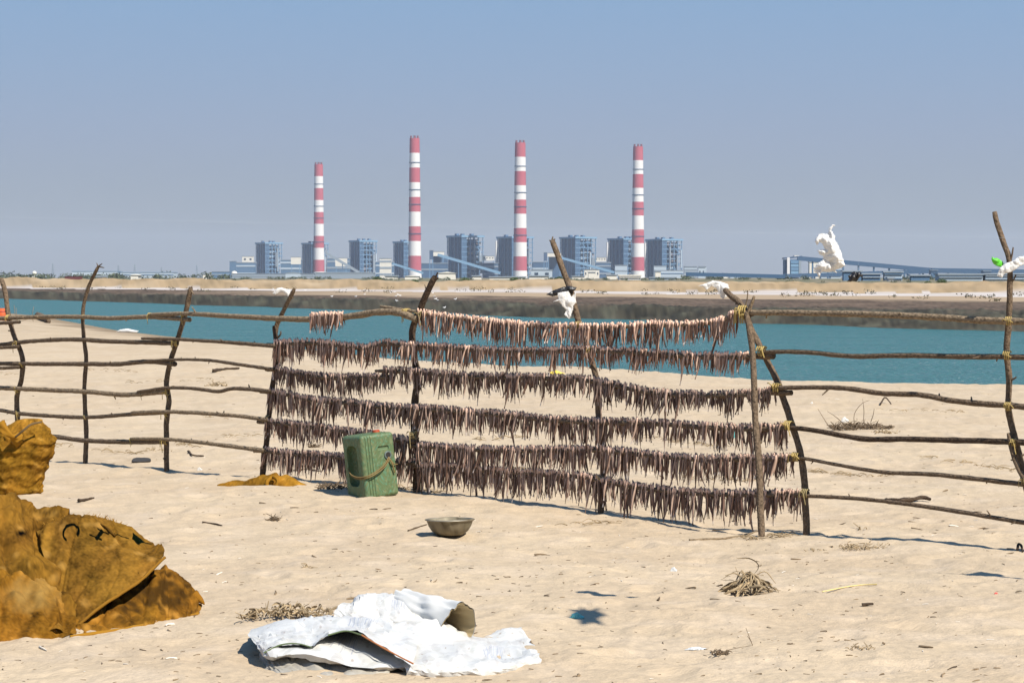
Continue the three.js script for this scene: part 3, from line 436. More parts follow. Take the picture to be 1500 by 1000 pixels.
function fishGeo(s0) {                                              // one dried lizard-fish: gaping head hooked over the rail, limp body, forked tail. length 1, hangs from y=0
  const n = 11, seg = 7, pos = [], col = [], idx = [], prof = [[0, .05], [.05, .07], [.11, .066], [.17, .058], [.3, .066], [.45, .068], [.6, .062], [.74, .05], [.86, .032], [.92, .024], [.965, .03], [1, .038]];
  const bend = R(-.09, .09), wv = R(0, 6), belly = R(0, 6.28), curl = R(-.16, .16), back = [.135, .078, .052], pale = [.6, .46, .37], mauve = [.24, .155, .128], mix = R(.1, .8), dim = R(.45, 1.1);
  for (let i = 0; i <= n; i++) {
    const [t, w] = prof[i], cx = bend * Math.sin(t * 3 + wv) + curl * t * t, flat = i >= 10 ? .18 : .62 + .2 * n2(s0, t * 3);
    for (let k = 0; k < seg; k++) {
      const a = k / seg * 6.283, q = w * (1 + .14 * n3(Math.cos(a), Math.sin(a) + s0, t * 9));
      const notch = i === n ? .03 * Math.abs(Math.cos(a)) : 0;
      pos.push(cx + Math.cos(a) * q, -t - notch, Math.sin(a) * q * flat + .02 * Math.sin(t * 5 + s0));
      const b = clamp(.5 + .75 * Math.cos(a - belly)), head = t < .12 ? 1 : 0, c = [0, 1, 2].map(j => lerp(lerp(back[j], mauve[j], mix), pale[j], b * b * b * .8) * dim * (1 + .25 * n3(a, s0, t * 8)));
      const h = [.74, .55, .44]; for (let j = 0; j < 3; j++) c[j] = head ? lerp(c[j], h[j] * (.72 + .28 * dim), .85) : c[j]; if (t > .9) for (let j = 0; j < 3; j++) c[j] = s0 % 3 < 1.2 ? lerp(c[j], .6, .6) : c[j] * .7;
      col.push(...c);
    }
  }
  for (let i = 0; i < n; i++) for (let k = 0; k < seg; k++) { const a = i * seg + k, b = i * seg + (k + 1) % seg; idx.push(a, a + seg, b, b, a + seg, b + seg); }
  for (const [i, f] of [[0, 1], [n, 0]]) { const m = pos.length / 3; pos.push(pos[i * seg * 3] * .5 + pos[(i * seg + 3) * 3] * .5, i ? -1 : .015, 0); col.push(col[i * seg * 3], col[i * seg * 3 + 1], col[i * seg * 3 + 2]); for (let k = 0; k < seg; k++) { const a = i * seg + k, b = i * seg + (k + 1) % seg; f ? idx.push(m, a, b) : idx.push(m, b, a); } }
  // lower jaw hooked to the other side of the rail, and a pair of limp fins
  const jaw = (pts) => { const m = pos.length / 3; for (const p of pts) { pos.push(...p); col.push(.6, .44, .38); } idx.push(m, m + 1, m + 2, m, m + 2, m + 1); };
  jaw([[-.03, .0, .0], [.035, .01, 0], [R(-.04, .04), .05, -.12]]); jaw([[-.02, -.03, -.02], [.03, -.02, -.03], [R(-.05, .05), .03, -.15]]);
  const fin = (y, s) => { const m = pos.length / 3; pos.push(s * .045, -y, 0, s * .1, -y - .07, .02, s * .04, -y - .06, 0); for (let q = 0; q < 3; q++) col.push(.2, .13, .1); idx.push(m, m + 1, m + 2, m, m + 2, m + 1); };
  fin(.24, 1); fin(.26, -1);
  const g = new THREE.BufferGeometry(); g.setAttribute('position', new THREE.Float32BufferAttribute(pos, 3)); g.setAttribute('color', new THREE.Float32BufferAttribute(col, 3)); g.setIndex(idx); g.computeVertexNormals(); return g;
}
{
  const variants = Array.from({ length: 16 }, (_, i) => fishGeo(i * 7.3));
  const tints = [0, .12, .45, .5, .6, .8].map(t => new THREE.MeshPhysicalMaterial({ specularIntensity: .45, vertexColors: true, roughness: .62, side: THREE.DoubleSide, color: new THREE.Color().setRGB(lerp(1.2, .66, t), lerp(1.08, .62, t), lerp(1, .6, t)) }));
  const tintOf = t => tints[[0, .12, .45, .5, .6, .8].indexOf(t)];
  const all = [];
  const hang = (pl, drop, row, dens, off = -.035) => {
    const c = new THREE.CatmullRomCurve3(pl.map(p => fp(p[0], p[1], off)), false, 'centripetal'), L = c.getLength(), sd = R(0, 99);
    for (let s = 0; s < L; s += dens * R(.55, 1.45)) {
      const p = c.getPointAt(s / L), d = -p.z, side = rnd() > .42 ? 1 : -1, clump = n2(s * 3.1, sd) * .26 + n2(s * 11, sd) * .16;
      let len = drop / F * d * (.86 + clump + R(-.2, .16)); if (rnd() > .955) len *= R(1.25, 1.6);
      len = Math.max(len, .05);
      const wide = clamp(R(.088, .132) / len * R(.8, 1.25), .5, 2.4);
      all.push({ p: p.clone().addScaledVector(FNORM, side * R(.004, .017)).add(V(0, .022 + R(-.007, .014), 0)), len, wide: len * wide, side, row, px: 750 + p.x / d * F, v: Math.floor(rnd() * variants.length), ry: FYAW + (side < 0 ? Math.PI : 0) + R(-.9, .9), rx: R(-.16, .1), rz: R(-.17, .17) * (rnd() > .88 ? 2.2 : 1), show: len * wide * len / d / d * (side > 0 ? 1 : .35) * R(.8, 1) });
    }
  };
  for (const r of rows) {
    for (const [pl, drop, own] of r.lines) { hang(pl, drop, r, .0069); if (own) { const a = pl[0], b = pl[pl.length - 1]; stick('rail', [[a[0] - 12, a[1] + 1], ...pl.map(p => [p[0], p[1] + 1.5]), [b[0] + 6, b[1] + 1]], 6, 7, mBark, { off: -.035 }); } }
    if (r.bunch) hang(r.bunch[0], r.bunch[1], r, .0055, -.085);
  }
  all.sort((a, b) => b.show - a.show);
  const set = (o, f) => { o.position.copy(f.p); o.rotation.set(f.rx, f.ry, f.rz, 'YXZ'); o.scale.set(f.wide, f.len, f.wide); return o; };
  const tone = { top: 'pale pinkish', second: 'pink and brown', third: 'dark brown', fourth: 'dark mauve brown', fifth: 'brown', lowest: 'grey brown' };
  const zoneOf = px => px < 608 ? 'left of the dark forked post' : px < 740 ? 'just right of the dark forked post' : px < 872 ? 'just left of the leaning centre post' : px < 990 ? 'just right of the leaning centre post' : px < 1106 ? 'just left of the front right post' : 'between the two right end posts';
  all.slice(0, 300).forEach(f => top(set(new THREE.Mesh(variants[f.v], tintOf(f.row.tone)), f), 'dried_fish', `${tone[f.row.n]} dried fish on the ${f.row.n} rail, ${zoneOf(f.px)}`, 'fish', `fish on the ${f.row.n} rail ${zoneOf(f.px)}`));
  const rest = all.slice(300), G = [];
  for (const f of rest) { const o = set(new THREE.Object3D(), f); o.updateMatrix(); const g = variants[f.v].clone().applyMatrix4(o.matrix), c = g.attributes.color, t = tintOf(f.row.tone).color; for (let i = 0; i < c.count; i++) c.setXYZ(i, c.getX(i) * t.r, c.getY(i) * t.g, c.getZ(i) * t.b); G.push(g); }
  top(new THREE.Mesh(mergeGeometries(G), new THREE.MeshPhysicalMaterial({ specularIntensity: .45, vertexColors: true, roughness: .62, side: THREE.DoubleSide })), 'dried_fish_rows', 'crowded rows of small dried fish filling the rack between the larger ones', 'fish', null, 'stuff');
  console.log('fish', all.length);
}
// lashings
function lash(px, py, s = 1, m = mRope, ends = 2, off = -.03) {
  const p = fp(px, py, off), G = [], pts = [], turns = 3.4, r = .016 * s + .008, tilt = R(-.5, .5);
  for (let i = 0; i <= 40; i++) { const t = i / 40, a = t * turns * 6.283, w = (t - .5) * .04 * s; const q = V(Math.cos(a) * r * .75 + w * Math.sin(tilt), Math.sin(a) * r * 1.05 + w * Math.cos(tilt) * .6, 0); pts.push(p.clone().addScaledVector(FDIR, w + Math.cos(a) * r * .55 * Math.sin(tilt * 2 + .8)).add(V(0, Math.sin(a) * r, 0)).addScaledVector(FNORM, Math.cos(a) * r * .95)); }
  G.push(tube(pts, .0034 * s, { sub: 90, seg: 5, lump: .15 }));
  const tie = part(fence, 'rope_tie', mergeGeometries(G), m);
  for (let k = 0; k < ends; k++) { const a = R(-.05, .05) * s, b = R(-.09, .03) * s; part(tie, 'loose_end', tube([p.clone().addScaledVector(FNORM, r * .8), p.clone().addScaledVector(FNORM, r * 1.3).addScaledVector(FDIR, a * .5).add(V(0, R(0, .03), 0)), p.clone().addScaledVector(FNORM, r * .9).addScaledVector(FDIR, a).add(V(0, b, 0))], .003 * s, { sub: 8, seg: 5 }), m); }
}
for (const [x, y, s, m, e] of [[11, 465, 1], [24, 503, 1], [32, 534, .8], [25, 571, .9], [27, 606, .8], [122, 464, .7, mRopeOld, 0], [124, 611, .7, mRopeOld], [219, 462, .9], [268, 461, 1], [258, 502, 1.1], [253, 531, .9, mRopeOld], [244, 574, 1], [243, 605, 1.1], [242, 646, 1.2], [192, 645, .8], [206, 577, .8, mRopeOld], [596, 457, 1.1], [615, 460, 1.1, mRopeOld, 3], [607, 637, 1.3, mRopeOld, 3], [848, 476, .9], [864, 513, .9], [881, 702, .8], [1088, 455, 1.5, mRope, 3], [1094, 462, 1.3, mRope, 4], [1116, 514, 1.4, mRope, 2], [1137, 568, 1.3, mRope, 3], [1156, 623, 1.3, mRope, 3], [1166, 669, 1.2, mRope, 3], [1180, 722, 1.2, mRopeOld, 2], [1478, 470, 1], [1476, 520, 1.1, mRope, 1], [1478, 595, 1], [1486, 648, .9], [1500, 704, 1, mRopeOld, 3], [392, 612, .9, mRopeOld], [388, 659, .9, mRopeOld], [398, 574, .8, mRopeOld]]) lash(x, y, s, m ?? mRope, e ?? 2);
top(fence, 'stick_fence', 'rickety fence of crooked sticks lashed with yellow rope, strung across the beach', 'fence');

// ---------------------------------------------------------------- plastic rags
function rag(outline, d, bulge, amp, cellPx = .8) {               // crumpled hollow rag: two billowed skins joined at a torn edge
  const P = outline, inside = (x, y) => { let c = false; for (let i = 0, j = P.length - 1; i < P.length; j = i++) if ((P[i][1] > y) !== (P[j][1] > y) && x < (P[j][0] - P[i][0]) * (y - P[i][1]) / (P[j][1] - P[i][1]) + P[i][0]) c = !c; return c; };
  const dist = (x, y) => { let m = 1e9; for (let i = 0, j = P.length - 1; i < P.length; j = i++) { const ax = P[j][0], ay = P[j][1], bx = P[i][0] - ax, by = P[i][1] - ay, t = clamp(((x - ax) * bx + (y - ay) * by) / (bx * bx + by * by + 1e-9)); m = Math.min(m, Math.hypot(x - ax - bx * t, y - ay - by * t)); } return m; };
  const xs = P.map(p => p[0]), ys = P.map(p => p[1]), x0 = Math.min(...xs) - 1, x1 = Math.max(...xs) + 1, y0 = Math.min(...ys) - 1, y1 = Math.max(...ys) + 1, nx = Math.ceil((x1 - x0) / cellPx), ny = Math.ceil((y1 - y0) / cellPx);
  const c = at((x0 + x1) / 2, (y0 + y1) / 2, d), pos = [], uv = [], idx = [], id = new Map(), s0 = R(0, 99), k = d / F;
  const vert = (i, j, f) => { const key = (i * 4000 + j) * 2 + f; let m = id.get(key); if (m === undefined) {
    const x = x0 + i * cellPx, y = y0 + j * cellPx, e = dist(x, y), q = inside(x, y) ? Math.sqrt(clamp(e / 9)) : 0, w = at(x, y, d).sub(c);
    const fold = Math.abs(n3(x * .07 + s0, y * .035, f * 3)) * 1.3 - .4 + .22 * Math.abs(n3(x * .16, y * .1 + s0, f));
    m = pos.length / 3; pos.push(w.x + .003 * n3(x * .3, y * .3, s0), w.y, w.z + (f ? -1 : 1) * (bulge * q * (.6 + .5 * n3(x * .05, y * .05, s0 + f)) + .0012) + amp * fold * (f ? .8 : 1) * (.35 + .65 * q)); uv.push(x * k, y * k); id.set(key, m); } return m; };
  const ok = (i, j) => inside(x0 + (i + .5) * cellPx, y0 + (j + .5) * cellPx);
  for (let i = 0; i < nx; i++) for (let j = 0; j < ny; j++) if (ok(i, j)) {
    for (const f of [0, 1]) { const a = vert(i, j, f), b = vert(i + 1, j, f), e = vert(i, j + 1, f), g = vert(i + 1, j + 1, f); f ? idx.push(a, b, e, b, g, e) : idx.push(a, e, b, b, e, g); }
    for (const [di, dj, p, q] of [[-1, 0, [0, 0], [0, 1]], [1, 0, [1, 1], [1, 0]], [0, -1, [1, 0], [0, 0]], [0, 1, [0, 1], [1, 1]]]) if (!ok(i + di, j + dj)) { const a = vert(i + p[0], j + p[1], 0), b = vert(i + q[0], j + q[1], 0), e = vert(i + p[0], j + p[1], 1), g = vert(i + q[0], j + q[1], 1); idx.push(a, e, b, b, e, g); }
  }
  const g = new THREE.BufferGeometry(); g.setAttribute('position', new THREE.Float32BufferAttribute(pos, 3)); g.setAttribute('uv', new THREE.Float32BufferAttribute(uv, 2)); g.setIndex(idx); g.computeVertexNormals();
  return { g, c };
}
const mWhitePl = new THREE.MeshPhysicalMaterial({ color: new THREE.Color().setRGB(.74, .72, .68), roughness: .9, transmission: .3, thickness: 0, side: THREE.DoubleSide }), mBlackPl = new THREE.MeshPhysicalMaterial({ color: new THREE.Color().setRGB(.012, .011, .012), roughness: .4, side: THREE.DoubleSide }), mGreenPl = new THREE.MeshPhysicalMaterial({ color: new THREE.Color().setRGB(.1, .5, .03), roughness: .45, side: THREE.DoubleSide });
const from = (pts, s, ox, oy) => pts.map(([x, y]) => [ox + x / s, oy + y / s]);
const put = (r, m, name, label, cat, group) => { const o = new THREE.Mesh(r.g, m); o.position.copy(r.c); return top(o, name, label, cat, group); };
const RAGD = 10.75;
put(rag(from([[400, 85], [440, 95], [438, 108], [400, 112], [382, 180], [430, 255], [440, 320], [490, 400], [530, 520], [560, 620], [582, 690], [530, 715], [500, 735], [440, 752], [472, 806], [415, 772], [330, 782], [250, 776], [222, 805], [205, 876], [170, 800], [125, 765], [130, 720], [190, 650], [240, 612], [270, 582], [265, 545], [215, 530], [178, 463], [240, 452], [290, 450], [280, 420], [250, 365], [205, 340], [172, 392], [138, 332], [165, 280], [190, 235], [250, 218], [338, 230], [342, 175], [365, 115]], 10, 1180, 320), RAGD, .05, .016, .6), mWhitePl, 'plastic_rag', 'torn white plastic rag hanging in the sky from a thread', 'plastic bag', 'bird scaring rags');
put(rag(from([[625, 840], [680, 800], [710, 770], [760, 785], [790, 768], [820, 810], [850, 830], [835, 855], [795, 850], [780, 890], [750, 925], [700, 915], [650, 930], [620, 910], [640, 875]], 10, 1180, 320), RAGD, .02, .014, .5), mBlackPl, 'plastic_rag', 'small black plastic rag hanging below and right of the torn white rag', 'plastic bag', 'bird scaring rags');
const dOf = (px, py) => -fp(px, py).z;
put(rag(from([[83, 112], [100, 92], [120, 88], [140, 95], [158, 96], [157, 115], [150, 134], [142, 120], [130, 108], [112, 107], [95, 118]], 2.857, 370, 390), dOf(415, 427), .02, .012, .5), mWhitePl, 'plastic_rag', 'small white rag on the fence post left of the fish rack', 'plastic bag', 'bird scaring rags');
put(rag(from([[628, 118], [660, 100], [700, 86], [725, 82], [757, 88], [748, 102], [722, 110], [690, 120], [655, 126]], 2.857, 580, 390), dOf(830, 425) - .02, .028, .012, .5), mBlackPl, 'plastic_rag', 'black rag knotted round the leaning centre post', 'plastic bag', 'bird scaring rags');
put(rag(from([[657, 148], [680, 138], [676, 112], [692, 108], [722, 104], [735, 128], [752, 108], [754, 152], [742, 165], [741, 182], [727, 222], [704, 202], [713, 184], [692, 160], [680, 146]], 2.857, 580, 390), dOf(828, 440) - .06, .018, .014, .5), mWhitePl, 'plastic_rag', 'white rag drooping below the black rag on the centre post', 'plastic bag', 'bird scaring rags');
put(rag(from([[8, 46], [40, 36], [60, 27], [90, 31], [115, 40], [122, 55], [107, 66], [113, 86], [97, 95], [84, 76], [75, 55], [55, 47], [40, 62], [25, 50]], 2.5, 1020, 400), dOf(1048, 424) + .06, .02, .014, .5), mWhitePl, 'plastic_rag', 'white rag on the bent post top at the right end of the rack', 'plastic bag', 'bird scaring rags');
put(rag(from([[1378, 262], [1392, 226], [1420, 204], [1450, 194], [1480, 174], [1505, 172], [1530, 180], [1520, 205], [1480, 218], [1460, 236], [1440, 246], [1415, 251], [1400, 272], [1386, 266]], 3.125, 1020, 320), dOf(1480, 392) - .05, .03, .012, .5), mWhitePl, 'plastic_rag', 'white rag wrapped on the tall post at the right edge', 'plastic bag', 'bird scaring rags');
put(rag(from([[1357, 172], [1362, 182], [1378, 180], [1400, 194], [1410, 206], [1397, 222], [1375, 216], [1359, 205], [1354, 186]], 3.125, 1020, 320), dOf(1462, 383), .025, .01, .5), mGreenPl, 'plastic_rag', 'bright green scrap beside the white rag at the right edge', 'plastic bag', 'bird scaring rags');
{ // the thread that carries the hanging rags, and the poles beyond the frame that hold it
  const A = at(-900, 299, RAGD), B = at(2700, 371, RAGD), k = at(1219, 343, RAGD), b2 = at(1258, 344, RAGD), b3 = at(1258, 400, RAGD), mT = M(.5, .55, .6, .5), g = base(0, 0, 0);
  const pole = (P) => tube([V(P.x, height(P.x, P.z) - .2, P.z), V(P.x + .03, 1, P.z + .02), V(P.x, P.y + .08, P.z)], .022, {});
  part(g, 'thread', tube([A, k, B], .00028, { sub: 12, seg: 4, lump: 0 }), mT); part(g, 'thread', tube([b2, b3], .0002, { sub: 2, seg: 4, lump: 0 }), mT); part(g, 'thread', tube([at(1219, 343, RAGD), at(1216, 348, RAGD)], .0004, { sub: 2, seg: 4, lump: 0 }), mT);
  part(g, 'pole', pole(A), mBark); part(g, 'pole', pole(B), mBark);
  const C = V(-9, 3.55, -8.95), E = V(9, 3.55, -8.95); part(g, 'thread', tube([C, V(2.3, 3.5, -8.95), E], .0004, { sub: 12, seg: 4, lump: 0 }), mT); part(g, 'pole', pole(C), mBark); part(g, 'pole', pole(E), mBark);  // unseen high thread and poles, added to hold the shadow-casting rag
  const hr = rag([[0, 18], [14, 20], [18, 4], [30, 16], [46, 10], [40, 30], [54, 44], [42, 58], [48, 84], [30, 74], [16, 92], [14, 66], [-4, 56], [8, 40]], 12, .03, .02, 1.2), hs = new THREE.Mesh(hr.g, mBlackPl), sp = groundAt(861, 902), hl = 3.3 / Math.tan(48 * Math.PI / 180), hq = new THREE.Vector2(1, 1.14).normalize();  // unseen rag added above the view, laid flat to shape the star shadow
  hs.rotation.x = -Math.PI / 2; hs.scale.set(.95, 1.9, 1); hs.position.set(sp.x + hq.x * hl, 3.32, sp.z + hq.y * hl); top(hs, 'plastic_rag', 'unseen black rag added on a high thread to cast the star shaped shadow', 'plastic bag', 'bird scaring rags');
  part(g, 'thread', tube([V(hs.position.x, 3.5, -8.95), V(hs.position.x, 3.34, hs.position.z)], .0003, { sub: 2, seg: 4, lump: 0 }), mT);
  top(g, 'scare_line', 'thin pale thread stretched across the sky carrying plastic rags', 'thread');
  // a stick with a rag just past the right edge: its shadow lies on the sand
  const s = groundAt(1437, 838), L = 1.56 / Math.tan(48 * Math.PI / 180) , q = new THREE.Vector2(1, 1.14).normalize(), X = s.x + q.x * L, Z = s.z + q.y * L, w = base(X, 0, Z);
  part(w, 'stick', tube([V(0, height(X, Z) - .2, 0), V(.02, .9, 0), V(-.02, 1.55, .02), V(-.1, 1.82, 0)], t => lerp(.02, .011, t), {}), mBark);
  const rg = rag([[0, 0], [14, -14], [34, -18], [48, -4], [52, 16], [36, 30], [18, 26], [4, 16]], 12, .05, .02, 1.2); const ro = part(w, 'rag', rg.g, mWhitePl); ro.position.set(.0, 1.56, 0);
  top(w, 'scare_stick', 'stick with a plastic rag whose shadow falls at the right', 'stick');
}

// ---------------------------------------------------------------- cloth surfaces from control rows
function patch(rowsPx, { nu = 60, nv = 60, fold = .01, fx = 9, fy = 4, crumple = 0, back = .25, seedv = 0, facet = 0 } = {}) {
  const P = rowsPx.map(r => r.map(([px, py, d]) => d === undefined ? groundAt(px, py).add(V(0, -.015, 0)) : at(px, py, d)));
  if (back) { const t = P[P.length - 1]; P.push(t.map(p => V(p.x, Math.max(-.02, p.y * .62), p.z - back * .55))); P.push(t.map(p => V(p.x * 1.0, -.03, p.z - back))); }
  const cols = P[0].length, cr = P.map(r => new THREE.CatmullRomCurve3(r, false, 'centripetal')), pos = [], uv = [], idx = [];
  for (let i = 0; i <= nu; i++) {
    const c = new THREE.CatmullRomCurve3(cr.map(q => q.getPoint(i / nu)), false, 'centripetal');
    for (let j = 0; j <= nv; j++) { const p = c.getPoint(j / nv); pos.push(p.x, p.y, p.z); uv.push(i / nu, j / nv); }
  }
  for (let i = 0; i < nu; i++) for (let j = 0; j < nv; j++) { const a = i * (nv + 1) + j, b = a + nv + 1; idx.push(a, b, a + 1, b, b + 1, a + 1); }
  const g = new THREE.BufferGeometry(); g.setAttribute('position', new THREE.Float32BufferAttribute(pos, 3)); g.setAttribute('uv', new THREE.Float32BufferAttribute(uv, 2)); g.setIndex(idx); g.computeVertexNormals();
  const p = g.attributes.position, n = g.attributes.normal;
  for (let i = 0; i < p.count; i++) {
    const x = p.getX(i), y = p.getY(i), z = p.getZ(i), w = n2(x * 1.7 + seedv, y * 1.7 + z);
    let f = (fold > .005 ? .0028 * n3(x * 30, y * 30 + seedv, z * 30) + .0016 * n3(x * 70, y * 70, z * 70) : 0) + fold * (1 - Math.abs(n3((x + w * .12) * fx, (y + z * .6 + w * .1) * fy, seedv)) * 2.2) + fold * .45 * n3(x * fx * 2.6, (y + z) * fy * 2.6, seedv + 5);
    if (fold >= .009 && !crumple) { const q = n3(x * 2.6 + seedv, (y + z) * 2.1, seedv) / .06, w2 = n3(x * 5.2, (y + z) * 4 + seedv, seedv + 3) / .05; f -= .016 * Math.exp(-q * q) + .008 * Math.exp(-w2 * w2); }
    if (crumple) f += crumple * (Math.abs(n3(x * 7, y * 9 + seedv, z * 7)) - .3) + crumple * .35 * (Math.abs(n3(x * 17 + seedv, y * 22, z * 17)) - .3);
    if (facet) { const j = facet; p.setXYZ(i, x + n.getX(i) * f + R(-j, j), Math.max(-.03, y + n.getY(i) * f + R(-j, j) * .6), z + n.getZ(i) * f + R(-j, j)); continue; }
    p.setXYZ(i, x + n.getX(i) * f, Math.max(-.03, y + n.getY(i) * f), z + n.getZ(i) * f);
  }
  g.computeVertexNormals(); return facet ? toCreasedNormals(g, .75) : g;
}
function burlapTint(g, s, dark = null) {
  return paint(g, (x, y, z, i) => { const a = .82 + .24 * n3(x * 3 + s, y * 3, z * 3) + .2 * n3(x * 11, y * 11 + s, z * 11) + .24 * n3(x * 48, y * 48, z * 48) - .3 * clamp(n3(x * 7 + 60, y * 12, s) * 1.6 - .5) - .16 * clamp(n3(x * 22, y * 30, s + 7) * 1.6 - .5); let c = [a, a * (1 - .05 * n3(x * 5, y * 5, s)), a]; const pale = clamp(n3(x * 7 + s, y * 7, z * 7 + 9) * 1.6 - .85); c = [c[0] + pale * .9, c[1] + pale * 1.1, c[2] + pale * 2.2]; if (dark) { const k = dark(x, y, z); c = c.map((v, j) => lerp(v, [.2, .22, .4][j], k)); } return c; });
}
const weaveUV = (g, s = 6) => { const p = g.attributes.position, u = new Float32Array(p.count * 2); for (let i = 0; i < p.count; i++) { u[i * 2] = p.getX(i) * s; u[i * 2 + 1] = (p.getY(i) + p.getZ(i) * .6) * s; } g.setAttribute('uv', new THREE.BufferAttribute(u, 2)); return g; };
const burlap = (r, g, b) => new THREE.MeshPhysicalMaterial({ vertexColors: true, specularIntensity: .08, roughness: .95, color: new THREE.Color().setRGB(r, g, b), bumpMap: weaveTex, bumpScale: .0025, side: THREE.DoubleSide });
const mBur = burlap(.2, .096, .013), mBur2 = burlap(.215, .095, .011), mBur3 = burlap(.26, .126, .015);
function edge(pl, r = .006) { return tube(pl.map(p => p.length > 2 ? at(...p) : groundAt(...p)), r, { per: 60, seg: 6, lump: .35 }); }
{ // heap of used sacks
  const lead = patch([[[-150, 945], [-60, 942], [10, 938], [70, 932], [112, 924]], [[-150, 870, 10.85], [-60, 862, 10.9], [10, 858, 10.9], [60, 862, 10.95], [104, 890, 10.98]], [[-140, 800, 11.1], [-50, 785, 11.15], [15, 790, 11.2], [50, 805, 11.25], [90, 850, 11.25]], [[-130, 752, 11.5], [-40, 744, 11.5], [18, 738, 11.55], [48, 752, 11.55], [98, 760, 11.6]]], { fold: .05, fx: 4, fy: 3, back: .6, seedv: 3, nu: 110, nv: 110 });
  const o1 = base(0, 0, 0); part(o1, 'cloth', weaveUV(burlapTint(lead, 3)), mBur); part(o1, 'torn_tip', tube([at(14, 748, 11.56), at(19, 738, 11.56), at(23, 733, 11.56)], t => lerp(.022, .004, t), { sub: 8, lump: .5 }), mBur2).geometry = paint(tube([at(12, 752, 11.56), at(18, 741, 11.56), at(21, 734, 11.56)], t => lerp(.03, .005, t), { sub: 10, lump: .6 }), () => [1, 1, 1]);
  const fuzz = (pl, n) => { const G = [], c = new THREE.CatmullRomCurve3(pl.map(p => at(...p)), false, 'centripetal'); for (let k = 0; k < n; k++) { const p = c.getPoint(rnd()), e = p.clone().add(V(R(-.02, .02), R(-.012, .012), R(-.02, .02))); G.push(tube([p.clone().add(V(0, -.045, 0)), p.clone().lerp(e, .5).add(V(R(-.006, .006), .003, 0)), e], R(.0008, .002), { sub: 3, seg: 4 })); } return paint(mergeGeometries(G), () => [1.4, 1.5, 2]); };
  part(o1, 'frayed_edge', fuzz([[-20, 747, 11.55], [18, 740, 11.56], [48, 753, 11.58], [96, 758, 11.6]], 90), mBur3);
  top(o1, 'burlap_sack', 'slumped brown burlap sack with a peaked tip, at the left of the heap', 'sack', 'sacks in the burlap heap');
  const low = patch([[[100, 934], [150, 927], [215, 915], [262, 905], [290, 899]], [[104, 912, 10.85], [150, 897, 10.92], [215, 885, 11.08], [262, 882, 11.25], [297, 886, 11.38]], [[110, 885, 11.05], [160, 865, 11.15], [215, 845, 11.25], [255, 846, 11.35], [288, 872, 11.45]], [[120, 870, 11.3], [165, 850, 11.35], [215, 833, 11.4], [246, 834, 11.45], [272, 858, 11.5]]], { fold: .018, fx: 5, fy: 6, back: .3, seedv: 11, nu: 100, nv: 90 });
  const dk = at(225, 868, 11.15), o2 = base(0, 0, 0);
  part(o2, 'cloth', weaveUV(burlapTint(low, 11, (x, y, z) => clamp(1.25 - Math.hypot((x - dk.x) / .2, (y - dk.y) / .085) + .7 * n3(x * 13, y * 13, z * 13)) * .95)), mBur2);
  const e2 = paint(edge([[102, 933], [150, 926.5], [215, 914.5], [262, 904.5], [290, 898.5]], .009), () => [1.1, 1.1, 1.1]); part(o2, 'hem', e2, mBur3);
  part(o2, 'loose_corner', paint(tube([at(284, 872, 11.4), at(292, 878, 11.38), at(299, 885, 11.36)], t => lerp(.025, .003, t), { sub: 8, lump: .4 }), () => [1, 1, 1]), mBur2);
  top(o2, 'burlap_sack', 'flattened burlap sack with a dark wet stain, under the right of the heap', 'sack', 'sacks in the burlap heap');
  const fr = patch([[[-140, 950], [-60, 946], [5, 940], [62, 935], [112, 928]], [[-140, 915, 10.5], [-60, 908, 10.55], [5, 900, 10.6], [58, 900, 10.65], [106, 908, 10.75]], [[-140, 885, 10.7], [-60, 872, 10.72], [5, 862, 10.75], [45, 865, 10.8], [92, 885, 10.85]], [[-130, 868, 10.95], [-50, 850, 10.95], [5, 838, 10.98], [40, 846, 11], [84, 872, 11]]], { fold: .022, fx: 5, fy: 7, crumple: .012, back: .2, seedv: 23, nu: 110, nv: 100 });
  const lt = at(60, 868, 10.8), o3 = base(0, 0, 0); burlapTint(fr, 23); { const c = fr.attributes.color, p = fr.attributes.position; for (let i = 0; i < c.count; i++) { const k = clamp(1.1 - Math.hypot((p.getX(i) - lt.x) / .16, (p.getY(i) - lt.y) / .07) + .5 * n3(p.getX(i) * 12, p.getY(i) * 12, 1)) * .8; c.setXYZ(i, lerp(c.getX(i), 1.35, k), lerp(c.getY(i), 1.8, k), lerp(c.getZ(i), 4.2, k)); } }
  part(o3, 'cloth', weaveUV(fr), mBur2);
  top(o3, 'burlap_sack', 'crumpled burlap sack with a pale worn patch, front left of the heap', 'sack', 'sacks in the burlap heap');
  // the folded sack on top, with dark green marks
  const flap = patch([[[110, 917, 10.78], [150, 886, 10.86], [200, 853, 11.0], [240, 816, 11.2]], [[86, 876, 10.98], [132, 846, 11.04], [186, 820, 11.14], [240, 805, 11.3]], [[66, 822, 11.2], [112, 798, 11.25], [168, 788, 11.33], [230, 796, 11.4]], [[52, 776, 11.45], [96, 757, 11.5], [150, 756, 11.52], [196, 778, 11.52]]], { fold: .009, fx: 3.4, fy: 4, back: .35, seedv: 31, nu: 110, nv: 110 });
  const cv = document.createElement('canvas'); cv.width = 512; cv.height = 512; const cx = cv.getContext('2d');
  cx.fillStyle = '#ffffff'; cx.fillRect(0, 0, 512, 512); cx.strokeStyle = '#152f2c'; cx.fillStyle = '#123a33'; cx.lineCap = 'round'; cx.lineWidth = 7;
  const V2 = (u, v) => [u * 512, (1 - v) * 512];
  cx.lineWidth = 8; cx.beginPath(); cx.ellipse(...V2(.32, .468), 40, 17, -.15, Math.PI * .85, Math.PI * 2.3); cx.stroke();
  const ln = (a, b, w) => { cx.lineWidth = w; cx.beginPath(); cx.moveTo(...V2(...a)); cx.lineTo(...V2(...b)); cx.stroke(); };
